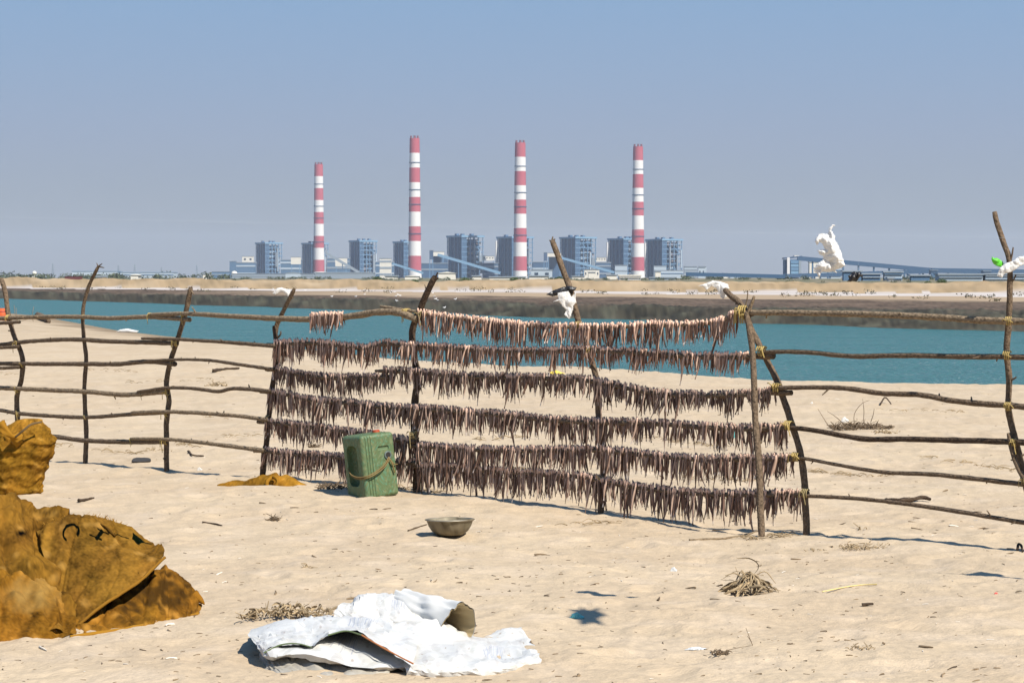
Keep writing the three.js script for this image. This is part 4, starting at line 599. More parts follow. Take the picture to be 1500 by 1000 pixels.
  ln([.51, .405], [.59, .455], 11); ln([.47, .432], [.55, .4], 6); ln([.56, .465], [.63, .44], 6); ln([.7, .455], [.77, .395], 6);
  cx.beginPath(); cx.moveTo(...V2(.8, .4)); cx.lineTo(...V2(.85, .465)); cx.lineTo(...V2(.985, .42)); cx.lineTo(...V2(.9, .41)); cx.lineTo(...V2(.82, .35)); cx.fill();
  const ink = new THREE.CanvasTexture(cv); ink.colorSpace = THREE.SRGBColorSpace;
  const mFlap = burlap(.212, .103, .015); mFlap.map = ink; mFlap.bumpMap = weaveTex.clone(); mFlap.bumpMap.repeat.set(5, 5);
  const o4 = base(0, 0, 0); part(o4, 'cloth', burlapTint(flap, 31), mFlap);
  part(o4, 'hem', paint(edge([[112, 917, 10.775], [150, 886.5, 10.855], [200, 853.5, 10.995], [241, 816, 11.195]], .008), () => [1.05, 1.05, 1.05]), mBur);
  for (const [a, b] of [[[147, 768, 11.42], [168, 785, 11.34]], [[168, 797, 11.3], [188, 812, 11.2]], [[188, 823, 11.16], [203, 842, 11.05]]]) part(o4, 'stitching', paint(tube([at(...a), at((a[0] + b[0]) / 2 + 1, (a[1] + b[1]) / 2 - 1, (a[2] + b[2]) / 2), at(...b)], .006, { sub: 14, lump: .8 }), () => [.5, .5, .6]), mBur);
  part(o4, 'frayed_edge', fuzz([[60, 770, 11.46], [96, 757, 11.52], [150, 756, 11.54], [196, 777, 11.54]], 80), mBur3);
  top(o4, 'burlap_sack', 'folded burlap sack with dark green painted marks, on top of the heap', 'sack', 'sacks in the burlap heap');
}
{ // full upright sack with a tied neck
  const d = 17.5, prof = [[725, -22, 57], [718, -25, 60], [700, -24, 63], [680, -22, 70], [660, -18, 79], [645, -10, 81], [632, 0, 74], [622, 12, 66], [615, 26, 60], [613, 36, 52]], n = 110, m = 130, pos = [], idx = [], uv = [];
  for (let j = 0; j <= n; j++) { const t = j / n * (prof.length - 1), k = Math.min(prof.length - 2, Math.floor(t)), f = t - k, q = [0, 1, 2].map(s => lerp(prof[k][s], prof[k + 1][s], f)), C = at((q[1] + q[2]) / 2, q[0], d), r = (q[2] - q[1]) / 2 / F * d * (j === n ? .05 : 1);
    for (let i = 0; i <= m; i++) { const a = i / m * 6.2832, ph = C.y * 68 + Math.cos(a) * 3.4 + Math.sin(a) * 1.5 + 1.9 * n3(Math.cos(a) * 1.6, Math.sin(a) * 1.6, C.y * 4), fo = .019 * (1 - Math.abs(Math.sin(ph * .5)) * 1.6) * (.55 + .45 * n3(Math.cos(a) * 2.2, Math.sin(a) * 2.2, C.y * 9)) + .007 * n3(Math.cos(a) * 5, Math.sin(a) * 5, C.y * 26 + Math.cos(a) * 4), rr = r + (j < n ? fo : 0); pos.push(C.x + Math.cos(a) * rr, C.y, C.z + Math.sin(a) * rr * .85); uv.push(i / m * 7, C.y * 6); } }
  for (let j = 0; j < n; j++) for (let i = 0; i < m; i++) { const a = j * (m + 1) + i, b = a + m + 1; idx.push(a, b, a + 1, b, b + 1, a + 1); }
  const g = new THREE.BufferGeometry(); g.setAttribute('position', new THREE.Float32BufferAttribute(pos, 3)); g.setAttribute('uv', new THREE.Float32BufferAttribute(uv, 2)); g.setIndex(idx); g.computeVertexNormals();
  const o = base(0, 0, 0); part(o, 'body', burlapTint(g, 41), mBur3);
  const ear = paint(tube([at(26, 644, 17.3), at(14, 638, 17.2), at(7, 630, 17.2), at(1, 622, 17.22)], t => t < .5 ? lerp(.045, .018, t * 2) : lerp(.018, .042, t * 2 - 1), { sub: 30, seg: 16, lump: .45 }), () => [1, 1, 1]); part(o, 'tied_neck', ear, mBur3);
  part(o, 'tie_cord', tube([at(22, 640, 17.2), at(34, 630, 17.18), at(44, 622, 17.2), at(60, 618, 17.28)], .008, { sub: 16 }), M(.1, .06, .02));
  top(o, 'burlap_sack', 'full upright golden burlap sack with a tied neck, left of the fence', 'sack');
}
{ // small sack lying flat
  const d = 18.15, c = [[318, 714], [340, 714], [365, 713], [385, 710], [397, 709], [408, 710], [428, 711], [444, 713], [451, 715]].map(([x, y]) => at(x, y, d)), rs = [.02, .045, .05, .068, .074, .08, .07, .042, .018];
  const g = tube(c, t => { const k = t * (rs.length - 1), i = Math.min(rs.length - 2, Math.floor(k)); return lerp(rs[i], rs[i + 1], k - i); }, { sub: 70, seg: 20, lump: .3 });
  const o = base(0, 0, 0); part(o, 'body', weaveUV(burlapTint(g, 51)), mBur3); part(o, 'knot', paint(tube([at(393, 719, 18.0), at(391, 706, 18.0), at(398, 699, 18.05), at(406, 703, 18.0), at(403, 718, 17.98)], .014, { sub: 24, seg: 8, lump: .5 }), () => [.95, .95, .95]), mBur3);
  top(o, 'burlap_sack', 'small empty golden sack knotted in the middle, lying left of the jerrycan', 'sack');
}
{ // crumpled white woven-plastic sack
  const cv = document.createElement('canvas'); cv.width = cv.height = 512; const cx = cv.getContext('2d'); cx.fillStyle = '#f4f4f2'; cx.fillRect(0, 0, 512, 512);
  for (let k = 0; k < 900; k++) { cx.fillStyle = `rgba(${120 + R(0, 60) | 0},${120 + R(0, 60) | 0},${125 + R(0, 60) | 0},${R(.02, .1)})`; cx.fillRect(R(0, 512), R(0, 512), R(4, 90), R(1, 3)); }
  for (let k = 0; k < 16; k++) { cx.fillStyle = `rgba(70,90,150,${R(.1, .32)})`; cx.fillRect(300 + k * 5.5 + R(-1, 1), 300 + R(-8, 8), 3, R(20, 60)); }
  for (let k = 0; k < 300; k++) { cx.fillStyle = `rgba(150,140,125,${R(.03, .12)})`; cx.beginPath(); cx.ellipse(R(0, 512), R(0, 512), R(4, 40), R(3, 16), R(0, 3), 0, 7); cx.fill(); }
  for (let k = 0; k < 60; k++) { cx.fillStyle = `rgba(130,90,55,${R(.1, .4)})`; cx.beginPath(); cx.ellipse(R(0, 512), R(0, 512), R(1, 7), R(1, 4), R(0, 3), 0, 7); cx.fill(); }
  const tx = new THREE.CanvasTexture(cv); tx.colorSpace = THREE.SRGBColorSpace; tx.wrapS = tx.wrapT = THREE.RepeatWrapping;
  const fine = weaveTex.clone(); fine.repeat.set(6, 6);
  const mS = new THREE.MeshStandardMaterial({ color: new THREE.Color().setRGB(.63, .615, .585), map: tx, roughness: .5, bumpMap: fine, bumpScale: .0012, side: THREE.DoubleSide }), mIn = M(.42, .32, .17, .7, { side: THREE.DoubleSide }), mUnderShade = new THREE.MeshStandardMaterial({ color: new THREE.Color().setRGB(.36, .33, .28), map: tx, roughness: .7, side: THREE.DoubleSide }), mEdge = M(.09, .12, .05, .8), mOr = M(.36, .13, .04, .8);  // greyer beige for the lower layer: shade of the sack's underside painted in
  const o = base(0, 0, 0), opt = { fold: .01, fx: 4, fy: 5, crumple: .01, nu: 34, nv: 30, facet: .004 };
  part(o, 'lower_layer', patch([[[386, 966], [402, 984], [455, 994], [520, 995], [570, 986]], [[384, 958, 9.98], [404, 974, 9.78], [455, 984, 9.66], [520, 984, 9.64], [572, 976, 9.74]], [[390, 945, 10.1], [410, 955, 9.95], [455, 962, 9.85], [520, 962, 9.85], [570, 962, 9.9]]], { ...opt, seedv: 59, crumple: .02, back: .2 }), mUnderShade);
  part(o, 'folded_end', patch([[[392, 950, 10.12], [410, 958, 10.05], [455, 966, 9.98], [520, 966, 9.98], [600, 972, 9.95]], [[378, 948, 9.92], [398, 962, 9.74], [440, 958, 9.72], [520, 976, 9.62], [604, 978, 9.68]], [[364, 931, 10.05], [412, 930, 10.0], [470, 928, 10.1], [530, 938, 10.05], [610, 950, 10.05]], [[372, 925, 10.45], [430, 909, 10.48], [480, 905, 10.5], [540, 910, 10.5], [610, 920, 10.5]]], { ...opt, seedv: 61, back: .15 }), mS);
  part(o, 'upper_fold', patch([[[488, 916, 10.4], [540, 921, 10.36], [585, 917, 10.32], [640, 922, 10.3]], [[490, 897, 10.45], [540, 902, 10.4], [585, 898, 10.38], [640, 908, 10.4]], [[508, 883, 10.55], [543, 870, 10.6], [585, 874, 10.65], [642, 881, 10.62]]], { ...opt, seedv: 67, back: .2 }), mS);
  part(o, 'flat_end', patch([[[598, 988], [660, 990], [730, 986], [790, 972]], [[594, 981, 9.62], [660, 982, 9.6], [730, 978, 9.66], [790, 964, 9.92]], [[588, 962, 9.8], [660, 957, 9.82], [725, 960, 9.95], [787, 955, 10.05]], [[575, 932, 10.12], [652, 936, 10.16], [715, 938, 10.3], [777, 940, 10.42]], [[570, 914, 10.3], [638, 909, 10.34], [690, 934, 10.45], [764, 918, 10.6]]], { ...opt, seedv: 71, back: .1 }), mS);
  // rolled mouth of the sack, open to the right
  const A = at(585, 893, 10.62), B = at(660, 911, 10.34), ax = B.clone().sub(A), pos = [], idx = [], nA = 40, nB = 14;
  const u = ax.clone().normalize(), w = V(0, 1, 0).addScaledVector(u, -u.y).normalize(), h = u.clone().cross(w);
  for (const [inner] of [[0], [1]]) for (let j = 0; j <= nB; j++) for (let i = 0; i <= nA; i++) { const a = -.5 + i / nA * 4.4, r = (.092 + .012 * n2(i * .2, j * .15)) * (inner ? .93 : 1), c = A.clone().lerp(B, j / nB).addScaledVector(u, .09 * (j / nB) * Math.sin(a * .5 + .3)); c.addScaledVector(w, Math.sin(a) * r * 1.15).addScaledVector(h, Math.cos(a) * r * .8); pos.push(c.x, Math.max(.01, c.y - .012), c.z); }
  const st = (nA + 1) * (nB + 1); for (const s of [0, 1]) for (let j = 0; j < nB; j++) for (let i = 0; i < nA; i++) { const a = s * st + j * (nA + 1) + i, b = a + nA + 1; idx.push(a, b, a + 1, b, b + 1, a + 1); }
  const mk = (f0, f1) => { const g = new THREE.BufferGeometry(); g.setAttribute('position', new THREE.Float32BufferAttribute(pos, 3)); g.setIndex(idx.slice(f0, f1)); g.computeVertexNormals(); return g; };
  part(o, 'rolled_mouth', mk(0, idx.length / 2), mS); part(o, 'lining', mk(idx.length / 2, idx.length), mIn);
  const lip = [[386, 956, 9.78], [412, 944, 9.8], [438, 943, 9.79], [456, 948, 9.76], [480, 930, 9.84], [505, 924, 9.86], [530, 930, 9.8], [560, 948, 9.7], [605, 972, 9.58]];
  part(o, 'top_flap', patch([lip, lip.map(([x, y, d], i) => [lerp(x, 372 + i * 31, .5) , lerp(y, 916, .55), lerp(d, 10.3, .5)]), lip.map((p, i) => [370 + i * 31, [929, 917, 909, 905, 904, 905, 908, 913, 920][i], 10.42])], { ...opt, nu: 48, seedv: 77, crumple: .006, back: .1 }), mS);
  part(o, 'green_hem', edge(lip.slice(0, 4).map(([x, y, d]) => [x, y, d - .012]), .0034), mEdge);
  part(o, 'green_hem', edge(lip.slice(4, 7).map(([x, y, d]) => [x, y, d - .012]), .0034), mEdge);
  part(o, 'orange_hem', edge(lip.slice(6).map(([x, y, d]) => [x, y, d - .014]), .0036), mOr);
  top(o, 'plastic_sack', 'crumpled white woven plastic sack lying on the sand in front', 'sack');
}
{ // green jerrycan
  const base0 = groundAt(546, 727), g = base(base0.x, base0.y - .012, base0.z - .1), W = .275, H = .45, D = .27;
  const mG = new THREE.MeshStandardMaterial({ roughness: .6, map: dataTex(256, 256, (i, j) => { const st = tile(i, j * .12, 256, 256, 30), bl = tile(i, j, 256, 256, 14, 9), fi = tile(i, j, 256, 256, 70, 3); const gr = [.31, .38, .24], ye = [.5, .48, .34], te = [.3, .46, .36], dk = [.16, .17, .09], k = clamp(.02 + .25 * st + .9 * tile(i, j, 256, 256, 7, 4) + .5 * fi), t = clamp(bl * 1.2), m = clamp(fi * .7 + tile(i, j, 256, 256, 12, 6) * .9 - .4); return gr.map((v, q) => lerp(lerp(lerp(v, te[q], t), ye[q], k * .6), dk[q], m * .6) + .03 * (rnd() - .5)); }, true) }), mG2 = M(.07, .12, .04, .6);
  const ev = new Evaluator(); ev.attributes = ['position', 'normal', 'uv'];
  const bodyB = new Brush(new RoundedBoxGeometry(W, H, D, 5, .026)); bodyB.updateMatrixWorld();
  const cut = new Brush(new RoundedBoxGeometry(.16, .29, .14, 4, .045)); cut.position.set(-W / 2 - .01, .01, -.005); cut.updateMatrixWorld();
  let b = ev.evaluate(bodyB, cut, SUBTRACTION).geometry;
  const flutes = []; for (const x of [-.105, -.083, -.061]) { const c = new Brush(new RoundedBoxGeometry(.011, .5, .012, 2, .005)); c.position.set(x, 0, D / 2); c.updateMatrixWorld(); const t = new Brush(b); t.updateMatrixWorld(); b = ev.evaluate(t, c, SUBTRACTION).geometry; }
  const t1 = new Brush(b); t1.updateMatrixWorld(); const lip = new Brush(new RoundedBoxGeometry(.09, .03, .03, 2, .01)); lip.position.set(.04, .12, D / 2 + .004); lip.updateMatrixWorld(); b = ev.evaluate(t1, lip, SUBTRACTION).geometry;
  part(g, 'body', b, mG).position.y = H / 2;
  const capG = new THREE.CylinderGeometry(.026, .028, .024, 18); const cp = part(g, 'cap', capG, M(.36, .06, .02, .5)); cp.position.set(.045, H + .01, .05);
  part(g, 'cap_collar', new THREE.TorusGeometry(.03, .006, 8, 20), mG2).position.set(.045, H, .05); g.children[g.children.length - 1].rotation.x = Math.PI / 2;
  const ring = part(g, 'spout_ring', new THREE.TorusGeometry(.024, .006, 10, 22), M(.09, .12, .11, .5)); ring.position.set(.07, .29, D / 2 + .004); part(g, 'spout_hole', new THREE.CylinderGeometry(.024, .024, .012, 18), M(.015, .012, .01)).position.set(.07, .286, D / 2 + .002); g.children[g.children.length - 1].rotation.x = Math.PI / 2;
  const rp = [[.07, .275, D / 2 + .012], [.02, .23, D / 2 + .03], [-.05, .19, D / 2 + .028], [-.12, .165, D / 2 + .015], [-.155, .16, .08], [-.165, .18, 0], [-.15, .22, -.06]].map(a => V(...a));
  part(g, 'rope_handle', mergeGeometries([tube(rp, .0048, { sub: 60, seg: 6, lump: .2 }), tube(rp.map(p => p.clone().add(V(.004, -.011, .003))), .0044, { sub: 60, seg: 6, lump: .2 }), tube([V(.07, .275, D / 2 + .012), V(.09, .22, D / 2 + .02), V(.105, .16, D / 2 + .012)], .005, { sub: 12, seg: 6 }), tube([V(.07, .27, D / 2 + .012), V(.1, .225, D / 2 + .02), V(.14, .215, D / 2 + .005)], .004, { sub: 12, seg: 6 })]), M(.17, .115, .04, .9));
  g.rotation.set(-.06, .6, .085, 'YXZ'); g.scale.setScalar(1.06);
  top(g, 'jerrycan', 'worn green plastic jerrycan with a rope handle standing before the rack', 'jerrycan');
}
{ // metal bowl
  const p = groundAt(659, 782), g = base(p.x, p.y - .008, p.z), pr = [[.001, .004], [.05, 0], [.085, .004], [.115, .028], [.135, .06], [.146, .092], [.158, .098], [.158, .104], [.143, .102], [.131, .064], [.11, .034], [.08, .012], [.001, .01]].map(a => new THREE.Vector2(...a));
  const l = new THREE.LatheGeometry(pr, 56); const lp = l.attributes.position; for (let i = 0; i < lp.count; i++) { const a = Math.atan2(lp.getZ(i), lp.getX(i)); lp.setXYZ(i, lp.getX(i) * (1 + .02 * Math.sin(a * 2 + 1)), lp.getY(i) + .004 * Math.sin(a * 3) * lp.getY(i) / .1, lp.getZ(i)); } l.computeVertexNormals();
  paint(l, (x, y, z) => { const n = n3(x * 18, y * 26, z * 18), m = n3(x * 50, y * 50, z * 50), k = clamp(.5 + .6 * n); return [lerp(.1, .22, k) + .03 * m, lerp(.08, .185, k) + .03 * m, lerp(.045, .12, k) + .02 * m]; });
  part(g, 'bowl_shell', l, new THREE.MeshStandardMaterial({ vertexColors: true, metalness: .2, roughness: .6 })); g.rotation.set(-.035, 0, .01);
  part(g, 'rolled_rim', new THREE.TorusGeometry(.155, .0045, 8, 56), M(.3, .27, .21, .45, { metalness: .5 })).position.y = .101; g.children[1].rotation.x = Math.PI / 2;
  top(g, 'metal_bowl', 'shallow stained metal bowl standing on the open sand', 'bowl');
}
// ---------------------------------------------------------------- dry plants and litter
function ribbon(pts, w, curl = .6) {                                // a dry leaf strip with thickness and a rolled section
  const c = new THREE.CatmullRomCurve3(pts, false, 'centripetal'), n = 12, pos = [], idx = [], fr = c.computeFrenetFrames(n, false), tw = R(0, 6), S = 5;
  for (let i = 0; i <= n; i++) { const t = i / n, p = c.getPointAt(t), ww = w * Math.sin(Math.PI * clamp(.08 + t * .88)) ** .6; for (let k = 0; k < S; k++) { const a = tw + t * 1.5 + (k / (S - 1) - .5) * Math.PI * curl; const q = p.clone().addScaledVector(fr.normals[i], Math.cos(a) * ww * .5).addScaledVector(fr.binormals[i], Math.sin(a) * ww * .5); pos.push(q.x, q.y, q.z); } }
  for (let i = 0; i < n; i++) for (let k = 0; k < S - 1; k++) { const a = i * S + k, b = a + S; idx.push(a, b, a + 1, b, b + 1, a + 1); }
  const g = new THREE.BufferGeometry(); g.setAttribute('position', new THREE.Float32BufferAttribute(pos, 3)); g.setIndex(idx); g.computeVertexNormals(); const f = R(.65, 1.25); return paint(g, (x, y, z) => { const v = f * (1 + .3 * n3(x * 60, y * 60, z * 60)); return [v, v, v]; });
}
const twigGeo = (pts, r) => { const f = R(.7, 1.2), g = tube(pts, t => r * lerp(1, .5, t), { sub: 8, seg: 5, lump: .3 }); g.deleteAttribute('uv'); return paint(g, () => [f, f, f]); };
const mDry = new THREE.MeshStandardMaterial({ vertexColors: true, color: new THREE.Color().setRGB(.3, .22, .125), roughness: .9, side: THREE.DoubleSide }), mDryDark = new THREE.MeshStandardMaterial({ vertexColors: true, color: new THREE.Color().setRGB(.13, .088, .05), roughness: .95, side: THREE.DoubleSide });
const local = (g, p) => { g.translate(-p.x, -p.y, -p.z); const o = new THREE.Mesh(g); o.position.copy(p); return o; };
function addDry(name, label, cat, p, geos, m, group) { const o = new THREE.Mesh(mergeGeometries(geos), m); o.position.copy(p); return top(o, name, label, cat, group); }
{ // bundle of dry leaf strips
  const p = groundAt(1102, 871), k = -p.z / F, G = [];
  const on = (r, a) => V(Math.cos(a) * r * .17 - .01 * (1 - r), Math.max(.006, .1 * (1 - Math.abs(r) ** .9) + R(-.012, .026)), Math.sin(a) * r * .14);
  for (let i = 0; i < 85; i++) { const a = R(0, 6.28), r0 = R(-.15, .45), r1 = Math.min(1.08, r0 + R(.35, .85)), b = a + R(-1.1, 1.1); G.push(ribbon([on(r0, a), on(lerp(r0, r1, .35), lerp(a, b, .3)), on(lerp(r0, r1, .7), lerp(a, b, .7)), on(r1, b)], R(.008, .021), R(.5, 1.2))); }
  for (let i = 0; i < 10; i++) G.push(ribbon([V(-R(5, 25) * k, .06, R(-.05, .05)), V(-R(25, 35) * k, .04, R(-.05, .1)), V(-R(38, 50) * k, .01, R(0, .1))], R(.012, .022)));
  G.push(ribbon([V(.0, .1, 0), V(.03, .15, 0), V(-.01, .185, 0), V(-.08, .19, 0)], .014, .4));
  for (let i = 0; i < 14; i++) { const a = R(0, 6.28), p0 = on(R(0, .4), a); G.push(twigGeo([p0, p0.clone().add(V(Math.cos(a) * .05, R(-.01, .04), Math.sin(a) * .04)), p0.clone().add(V(Math.cos(a) * R(.08, .15), R(-.05, .07), Math.sin(a) * .08))], R(.002, .005))); }
  addDry('dry_leaf_bundle', 'heap of dry brown leaf strips on the sand right of centre', 'dry leaves', p, G, mDry);
}
{ // dry weed behind the white sack
  const p = groundAt(420, 907), k = -p.z / F, G = [];
  for (let i = 0; i < 150; i++) { const u = R(-1, 1), x = u * 64 * k, y = R(0, .05) * (1 - u * u * .6), z = R(-.12, .08), L = R(.02, .07), a = R(0, 6.28); G.push(rnd() > .35 ? ribbon([V(x, y + .004, z), V(x + Math.cos(a) * L * .5, y + R(.005, .03), z + Math.sin(a) * L * .5), V(x + Math.cos(a) * L, y + R(.0, .02), z + Math.sin(a) * L)], R(.008, .02), R(.4, 1.2)) : twigGeo([V(x, y, z), V(x + Math.cos(a) * L, y + R(0, .03), z + Math.sin(a) * L), V(x + Math.cos(a) * L * 1.8, y + R(-.01, .05), z + Math.sin(a) * L * 1.8)], R(.0015, .004))); }
  for (const [a, b] of [[-16, 24], [-11, 22], [44, 20], [50, 14]]) G.push(twigGeo([V(a * k, .02, 0), V((a + 3) * k, b * k * .6, 0), V((a + 7) * k, (b + 2) * k, .01)], .004));
  addDry('dry_weed', 'long strip of dry brown weed behind the white plastic sack', 'dry weed', p, G, mDry);
}
function scrubClump(px, py, w, h, n, m, name, label, extra = []) {
  const p = groundAt(px, py), k = -p.z / F, G = [];
  for (let i = 0; i < n; i++) { const u = R(-1, 1), x = u * w / 2 * k, z = R(-1, 1) * w * .22 * k * 2, L = R(.2, 1) * h * k * (1 - u * u * .5), a = R(0, 6.28); G.push(twigGeo([V(x, 0, z), V(x + Math.cos(a) * L * .5, L * R(.2, .6), z + Math.sin(a) * L * .5), V(x + Math.cos(a) * L * 1.3, L * R(.1, 1), z + Math.sin(a) * L * 1.3)], R(.0022, .0048) * clamp(-p.z / 16, .7, 1.6))); }
  for (const e of extra) G.push(twigGeo(e.map(([a, b]) => V(a * k, b * k, 0)), .0042 * -p.z / 24));
  return addDry(name, label, 'dry plant', p, G, m, null);
}
scrubClump(1262, 628, 88, 16, 260, mDryDark, 'dry_shrub', 'low dry shrub tangled on the sand behind the right rails', [[[-10, 4], [-10, 22], [2, 38], [12, 42]], [[3, 8], [4, 26], [2, 44]], [[-48, 4], [-58, 20], [-64, 30]], [[-24, 6], [-38, 18], [-50, 26]], [[14, 10], [18, 22], [19, 30]]]);
scrubClump(1300, 634, 40, 8, 40, mDry, 'dry_tuft', 'small dry tuft trailing right of the low shrub');
scrubClump(1268, 802, 76, 10, 170, mDry, 'leaf_litter', 'patch of dry leaf litter in front of the right rails');
scrubClump(400, 762, 18, 13, 26, mDryDark, 'dry_tuft', 'little dark dried plant between burlap heap and jerrycan');
scrubClump(495, 714, 62, 11, 120, mDryDark, 'dry_weed', 'dark tangled weed just left of the jerrycan');
scrubClump(460, 655, 16, 9, 36, mDryDark, 'dry_tuft', 'dark little clump behind the rack above the flat sack');
scrubClump(318, 565, 34, 10, 50, mDry, 'dry_tuft', 'pale dry tuft far behind the left panel');
scrubClump(230, 661, 44, 7, 70, mDry, 'dry_weed', 'dry weed strewn behind the third left post');
scrubClump(1055, 957, 26, 12, 46, mDryDark, 'dry_tuft', 'small root tuft with a long stalk at lower right', [[[8, 4], [24, 8], [48, 12]], [[48, 12], [44, 22], [38, 38]], [[46, 18], [40, 26]]]);
scrubClump(1262, 949, 40, 8, 40, mDry, 'dry_tuft', 'thin dry tuft near the lower right corner');
scrubClump(1265, 776, 16, 14, 8, mDry, 'dry_tuft', 'upright dry stubble below the lowest right rail');
scrubClump(448, 833, 20, 14, 9, mDry, 'dry_tuft', 'thin stubble right of the burlap heap');
scrubClump(654, 893, 14, 8, 20, mDryDark, 'dry_tuft', 'curled dead leaf behind the rolled sack mouth');
scrubClump(1193, 806, 30, 5, 20, mDry, 'dry_tuft', 'wisp of dry stalks right of the rack foot');
{ // wrack: thin bands of dry weed behind and around the fence
  const G = [], band = (x0, x1, y0, y1, n) => { for (let k = 0; k < n; k++) { const t = rnd(), p = groundAt(lerp(x0, x1, t), lerp(y0, y1, t) + R(-2.2, 2.2)), L = R(.03, .13), a = R(-.5, .5) + (rnd() > .5 ? Math.PI : 0), h = R(.004, .014); G.push(twigGeo([p.clone().add(V(0, h * .4, 0)), p.clone().add(V(Math.cos(a) * L * .5, h + R(0, .015), Math.sin(a) * L * .5)), p.clone().add(V(Math.cos(a) * L, h * .6, Math.sin(a) * L))], R(.0025, .0055))); } };
  for (const b of [[120, 200, 541, 544, 26], [190, 330, 560, 555, 26], [640, 780, 697, 688, 50], [560, 640, 712, 722, 30], [690, 770, 645, 640, 26], [940, 1060, 640, 655, 30], [1000, 1100, 700, 705, 24], [1290, 1420, 600, 604, 18], [1180, 1300, 690, 700, 26], [1350, 1490, 668, 690, 26], [250, 300, 650, 655, 18], [60, 110, 655, 652, 14], [150, 200, 660, 664, 16], [1090, 1160, 790, 784, 26], [830, 900, 770, 765, 14], [0, 60, 548, 546, 12], [330, 380, 640, 636, 14], [270, 340, 606, 612, 18]]) band(...b);
  top(new THREE.Mesh(mergeGeometries(G), mDry), 'weed_wrack', 'thin scattered bands of dry weed on the sand', 'wrack', null, 'stuff');
}
{ // single sticks and scraps
  const wood = (label, pl, r, m = mBark) => { const pts = pl.map(([x, y, h]) => groundAt(x, y).add(V(0, h ?? r * .8, 0))); top(new THREE.Mesh(tube(pts, t => r * lerp(1, .55, t), { sub: 22, seg: 7, lump: .45 }), m), 'driftwood', label, 'driftwood', 'driftwood on the sand'); };
  wood('knobbly driftwood piece behind the lowest right rail', [[1298, 737], [1318, 736], [1338, 735], [1352, 734, .03], [1364, 735, .02]], .022, mBarkDark);
  wood('dark stub of driftwood at the right edge', [[1491, 807, .01], [1493, 805, .035], [1496, 806, .03], [1499, 809, .005]], .009, mBarkDark);
  wood('short dark stick above the burlap heap', [[115, 735], [126, 733], [137, 731]], .012, mBarkDark);
  wood('forked twig right of the burlap heap', [[296, 766], [312, 768], [325, 771]], .007, mBarkDark);
  wood('thin twig beside the metal bowl', [[598, 778], [612, 773], [625, 769]], .006);
  wood('long dark stick far behind the left panel', [[312, 545], [330, 542], [350, 541]], .03, mBarkDark);
  wood('crooked twig behind the left panel near the rack', [[275, 662], [284, 668], [298, 669]], .011, mBarkDark);
  wood('pale stalk beside the right feet of the rack', [[1010, 792], [1060, 790], [1098, 783], [1112, 778]], .008, mBarkPale);
  wood('short brown stick at lower right', [[1263, 889], [1272, 887.5], [1280, 887]], .011, mBarkDark);
  wood('arched twig in the sand behind the right rails', [[1290, 592, .0], [1298, 590, .07], [1306, 592, 0]], .012, mBarkDark);
  wood('curved twig on the sand right of the star shaped shadow', [[964, 880], [972, 873], [984, 872]], .005);
  wood('twig by the lowest rail behind the jerrycan', [[430, 690], [450, 688], [470, 692]], .008);
  wood('weathered log at the far left waterline', [[56, 466, .1], [64, 470, .1], [70, 473, .08]], .2, mBark);
  // sandal sole
  const s = groundAt(206, 677), sh = new THREE.Shape(); sh.moveTo(-.075, -.03); sh.bezierCurveTo(-.08, .03, -.03, .03, 0, .024); sh.bezierCurveTo(.04, .03, .09, .02, .085, -.005); sh.bezierCurveTo(.07, -.035, -.03, -.04, -.075, -.03);
  const e = new THREE.ExtrudeGeometry(sh, { depth: .016, bevelEnabled: true, bevelSize: .004, bevelThickness: .004, bevelSegments: 2 }); e.rotateX(-Math.PI / 2 + .5); const so = new THREE.Mesh(e, M(.03, .028, .028, .8)); so.position.set(s.x, s.y + .012, s.z); top(so, 'sandal_sole', 'dark worn sandal sole on the sand behind the left panel', 'sandal');
  const scrap = (label, px, py, w, h, m, name = 'plastic_scrap') => { const p = groundAt(px, py), d = -p.z, r = rag([[px - w / 2, py], [px - w * .3, py - h * .7], [px, py - h], [px + w * .25, py - h * .6], [px + w / 2, py - h * .3], [px + w * .4, py + 1], [px, py + 1.5]], d, w * .25 / F * d, .008, .6); put(r, m, name, label, 'litter', 'litter scraps on the sand'); };
  const mTeal = M(.12, .42, .42, .5), mYel = M(.6, .45, .05, .6), mClear = M(.55, .57, .58, .3), mPink = M(.6, .1, .08, .6);
  scrap('teal plastic scrap beside the star shaped shadow', 845, 906, 22, 10, mTeal); scrap('tiny blue white scrap on the open sand', 987, 837, 11, 7, mClear); scrap('flattened clear plastic strip at lower right', 1022, 952, 40, 5, mClear); scrap('yellow scrap on the sand at right', 1326, 860, 11, 5, mYel); scrap('tiny red scrap at lower right', 1460, 871, 7, 4, mPink); scrap('white scrap behind the right rails', 1190, 597, 8, 9, mWhitePl); scrap('white wrapper caught in the low dry shrub', 1238, 618, 12, 8, mWhitePl); scrap('white wrapper by the shadow of the left panel', 292, 689, 8, 5, mWhitePl); scrap('yellow plastic sheet at the waterline behind the rack', 815, 549, 26, 7, mYel); scrap('turquoise wrapper behind the fourth row of fish', 1074, 640, 12, 12, mTeal); scrap('white foamy scrap at the left waterline', 186, 486, 34, 5, mWhitePl);
  const st = [[1205, 868], [1235, 862], [1262, 858], [1285, 857]].map(([x, y]) => groundAt(x, y).add(V(0, .006, 0))); top(new THREE.Mesh(tube(st, .0035, { sub: 20, seg: 5, lump: .3 }), M(.6, .48, .2, .8)), 'rope_strand', 'frayed yellow rope strand on the sand at right', 'rope');
  // orange drum at the left edge
  const p = gnd(2, 461, 0), g = base(p.x, height(p.x, p.z), p.z), k = -p.z / F, pr = [[0, 0], [9, 0], [9.6, 2], [9.6, 6], [10, 6.5], [9.6, 7], [9.6, 13], [8, 15], [5, 16], [5, 18], [0, 18]].map(([a, b]) => new THREE.Vector2(a * k, b * k));
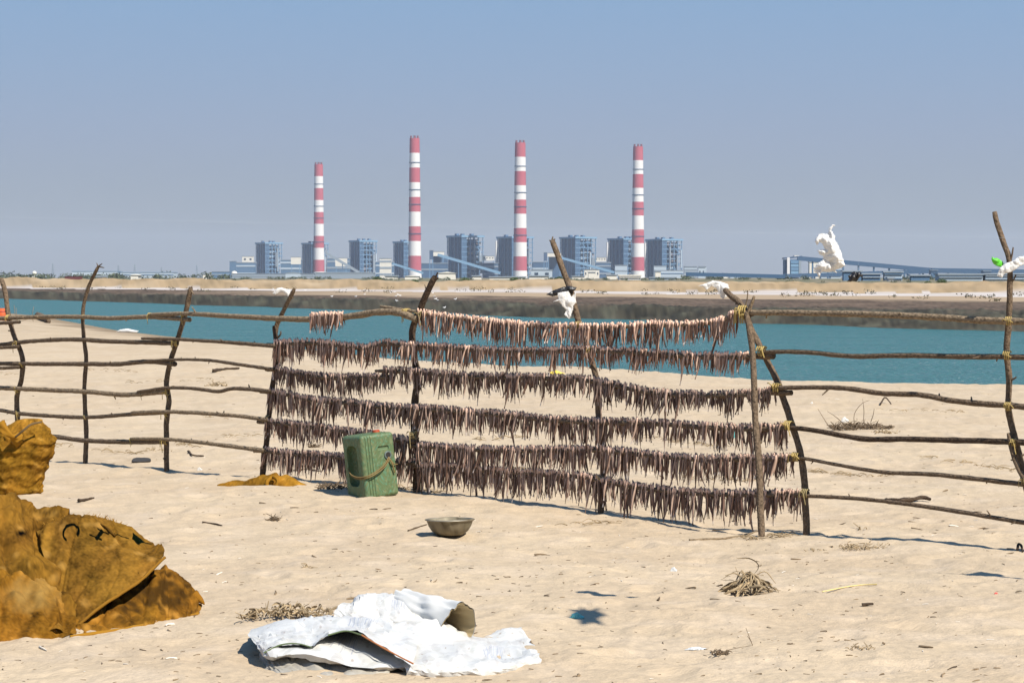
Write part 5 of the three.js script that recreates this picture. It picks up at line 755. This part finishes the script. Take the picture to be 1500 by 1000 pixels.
  part(g, 'drum_shell', new THREE.LatheGeometry(pr, 28), M(.5, .09, .02, .45)); part(g, 'lid_band', new THREE.TorusGeometry(9.2 * k, .9 * k, 8, 28), M(.35, .04, .03, .5)).position.y = 13.4 * k; g.children[1].rotation.x = Math.PI / 2;
  top(g, 'plastic_drum', 'orange red plastic drum at the left edge by the water', 'drum');
  // bare sticks by the drum
  const q = gnd(30, 461, 0); const bs = base(q.x, height(q.x, q.z), q.z), kk = -q.z / F; for (const [a, b] of [[[-6, 0], [-10, 24]], [[-5, 1], [-7, 20]], [[-2, 0], [24, 7]], [[17, 5], [19, 22]], [[18, 0], [18, 6]]]) part(bs, 'stick', tube([V(a[0] * kk, a[1] * kk, 0), V((a[0] + b[0]) / 2 * kk, (a[1] + b[1]) / 2 * kk, .1), V(b[0] * kk, b[1] * kk, 0)], .35 * kk, { sub: 8, seg: 5 }), mBarkPale);
  top(bs, 'stake_cluster', 'thin pale stakes standing by the water at far left', 'stakes');
}
{ // uncountable small litter: crumbs of bark, stalks, shell grit
  const bit = tube([V(-.5, 0, 0), V(-.1, .06, .08), V(.5, .02, -.05)], t => .09 * (1 - .5 * t), { sub: 4, seg: 4, lump: .3 }), N = 2600, im = new THREE.InstancedMesh(bit, M(1, 1, 1, .95), N), o = new THREE.Object3D(), c = new THREE.Color();
  for (let k = 0; k < N; k++) { const py = 520 + 480 * Math.pow(rnd(), 1.3), px = R(-60, 1560), p = gnd(px, Math.max(535, py), 0); let q = p; if (n2(p.x * .5, p.z * .3) < -.1 && rnd() > .4) { q = gnd(R(-60, 1560), R(640, 1010), 0); } if (-q.z > shore(q.x) * .76) q = gnd(R(0, 1500), R(600, 1000), 0); const s = R(.006, .034) * (rnd() > .93 ? 2.4 : 1); o.position.set(q.x, height(q.x, q.z) + s * .04, q.z); o.rotation.set(R(-.2, .2), R(0, 6.28), R(-.2, .2)); o.scale.set(s, s * R(.5, 1), s * R(.6, 1.3)); o.updateMatrix(); im.setMatrixAt(k, o.matrix); const t = rnd(); t > .86 ? c.setRGB(.6, .55, .47) : c.setRGB(lerp(.07, .26, t), lerp(.045, .18, t), lerp(.025, .1, t)); im.setColorAt(k, c); }
  top(im, 'beach_litter', 'small bits of bark, stalk and shell strewn over the sand', 'litter', null, 'stuff');
}
renderer.render(scene, camera);
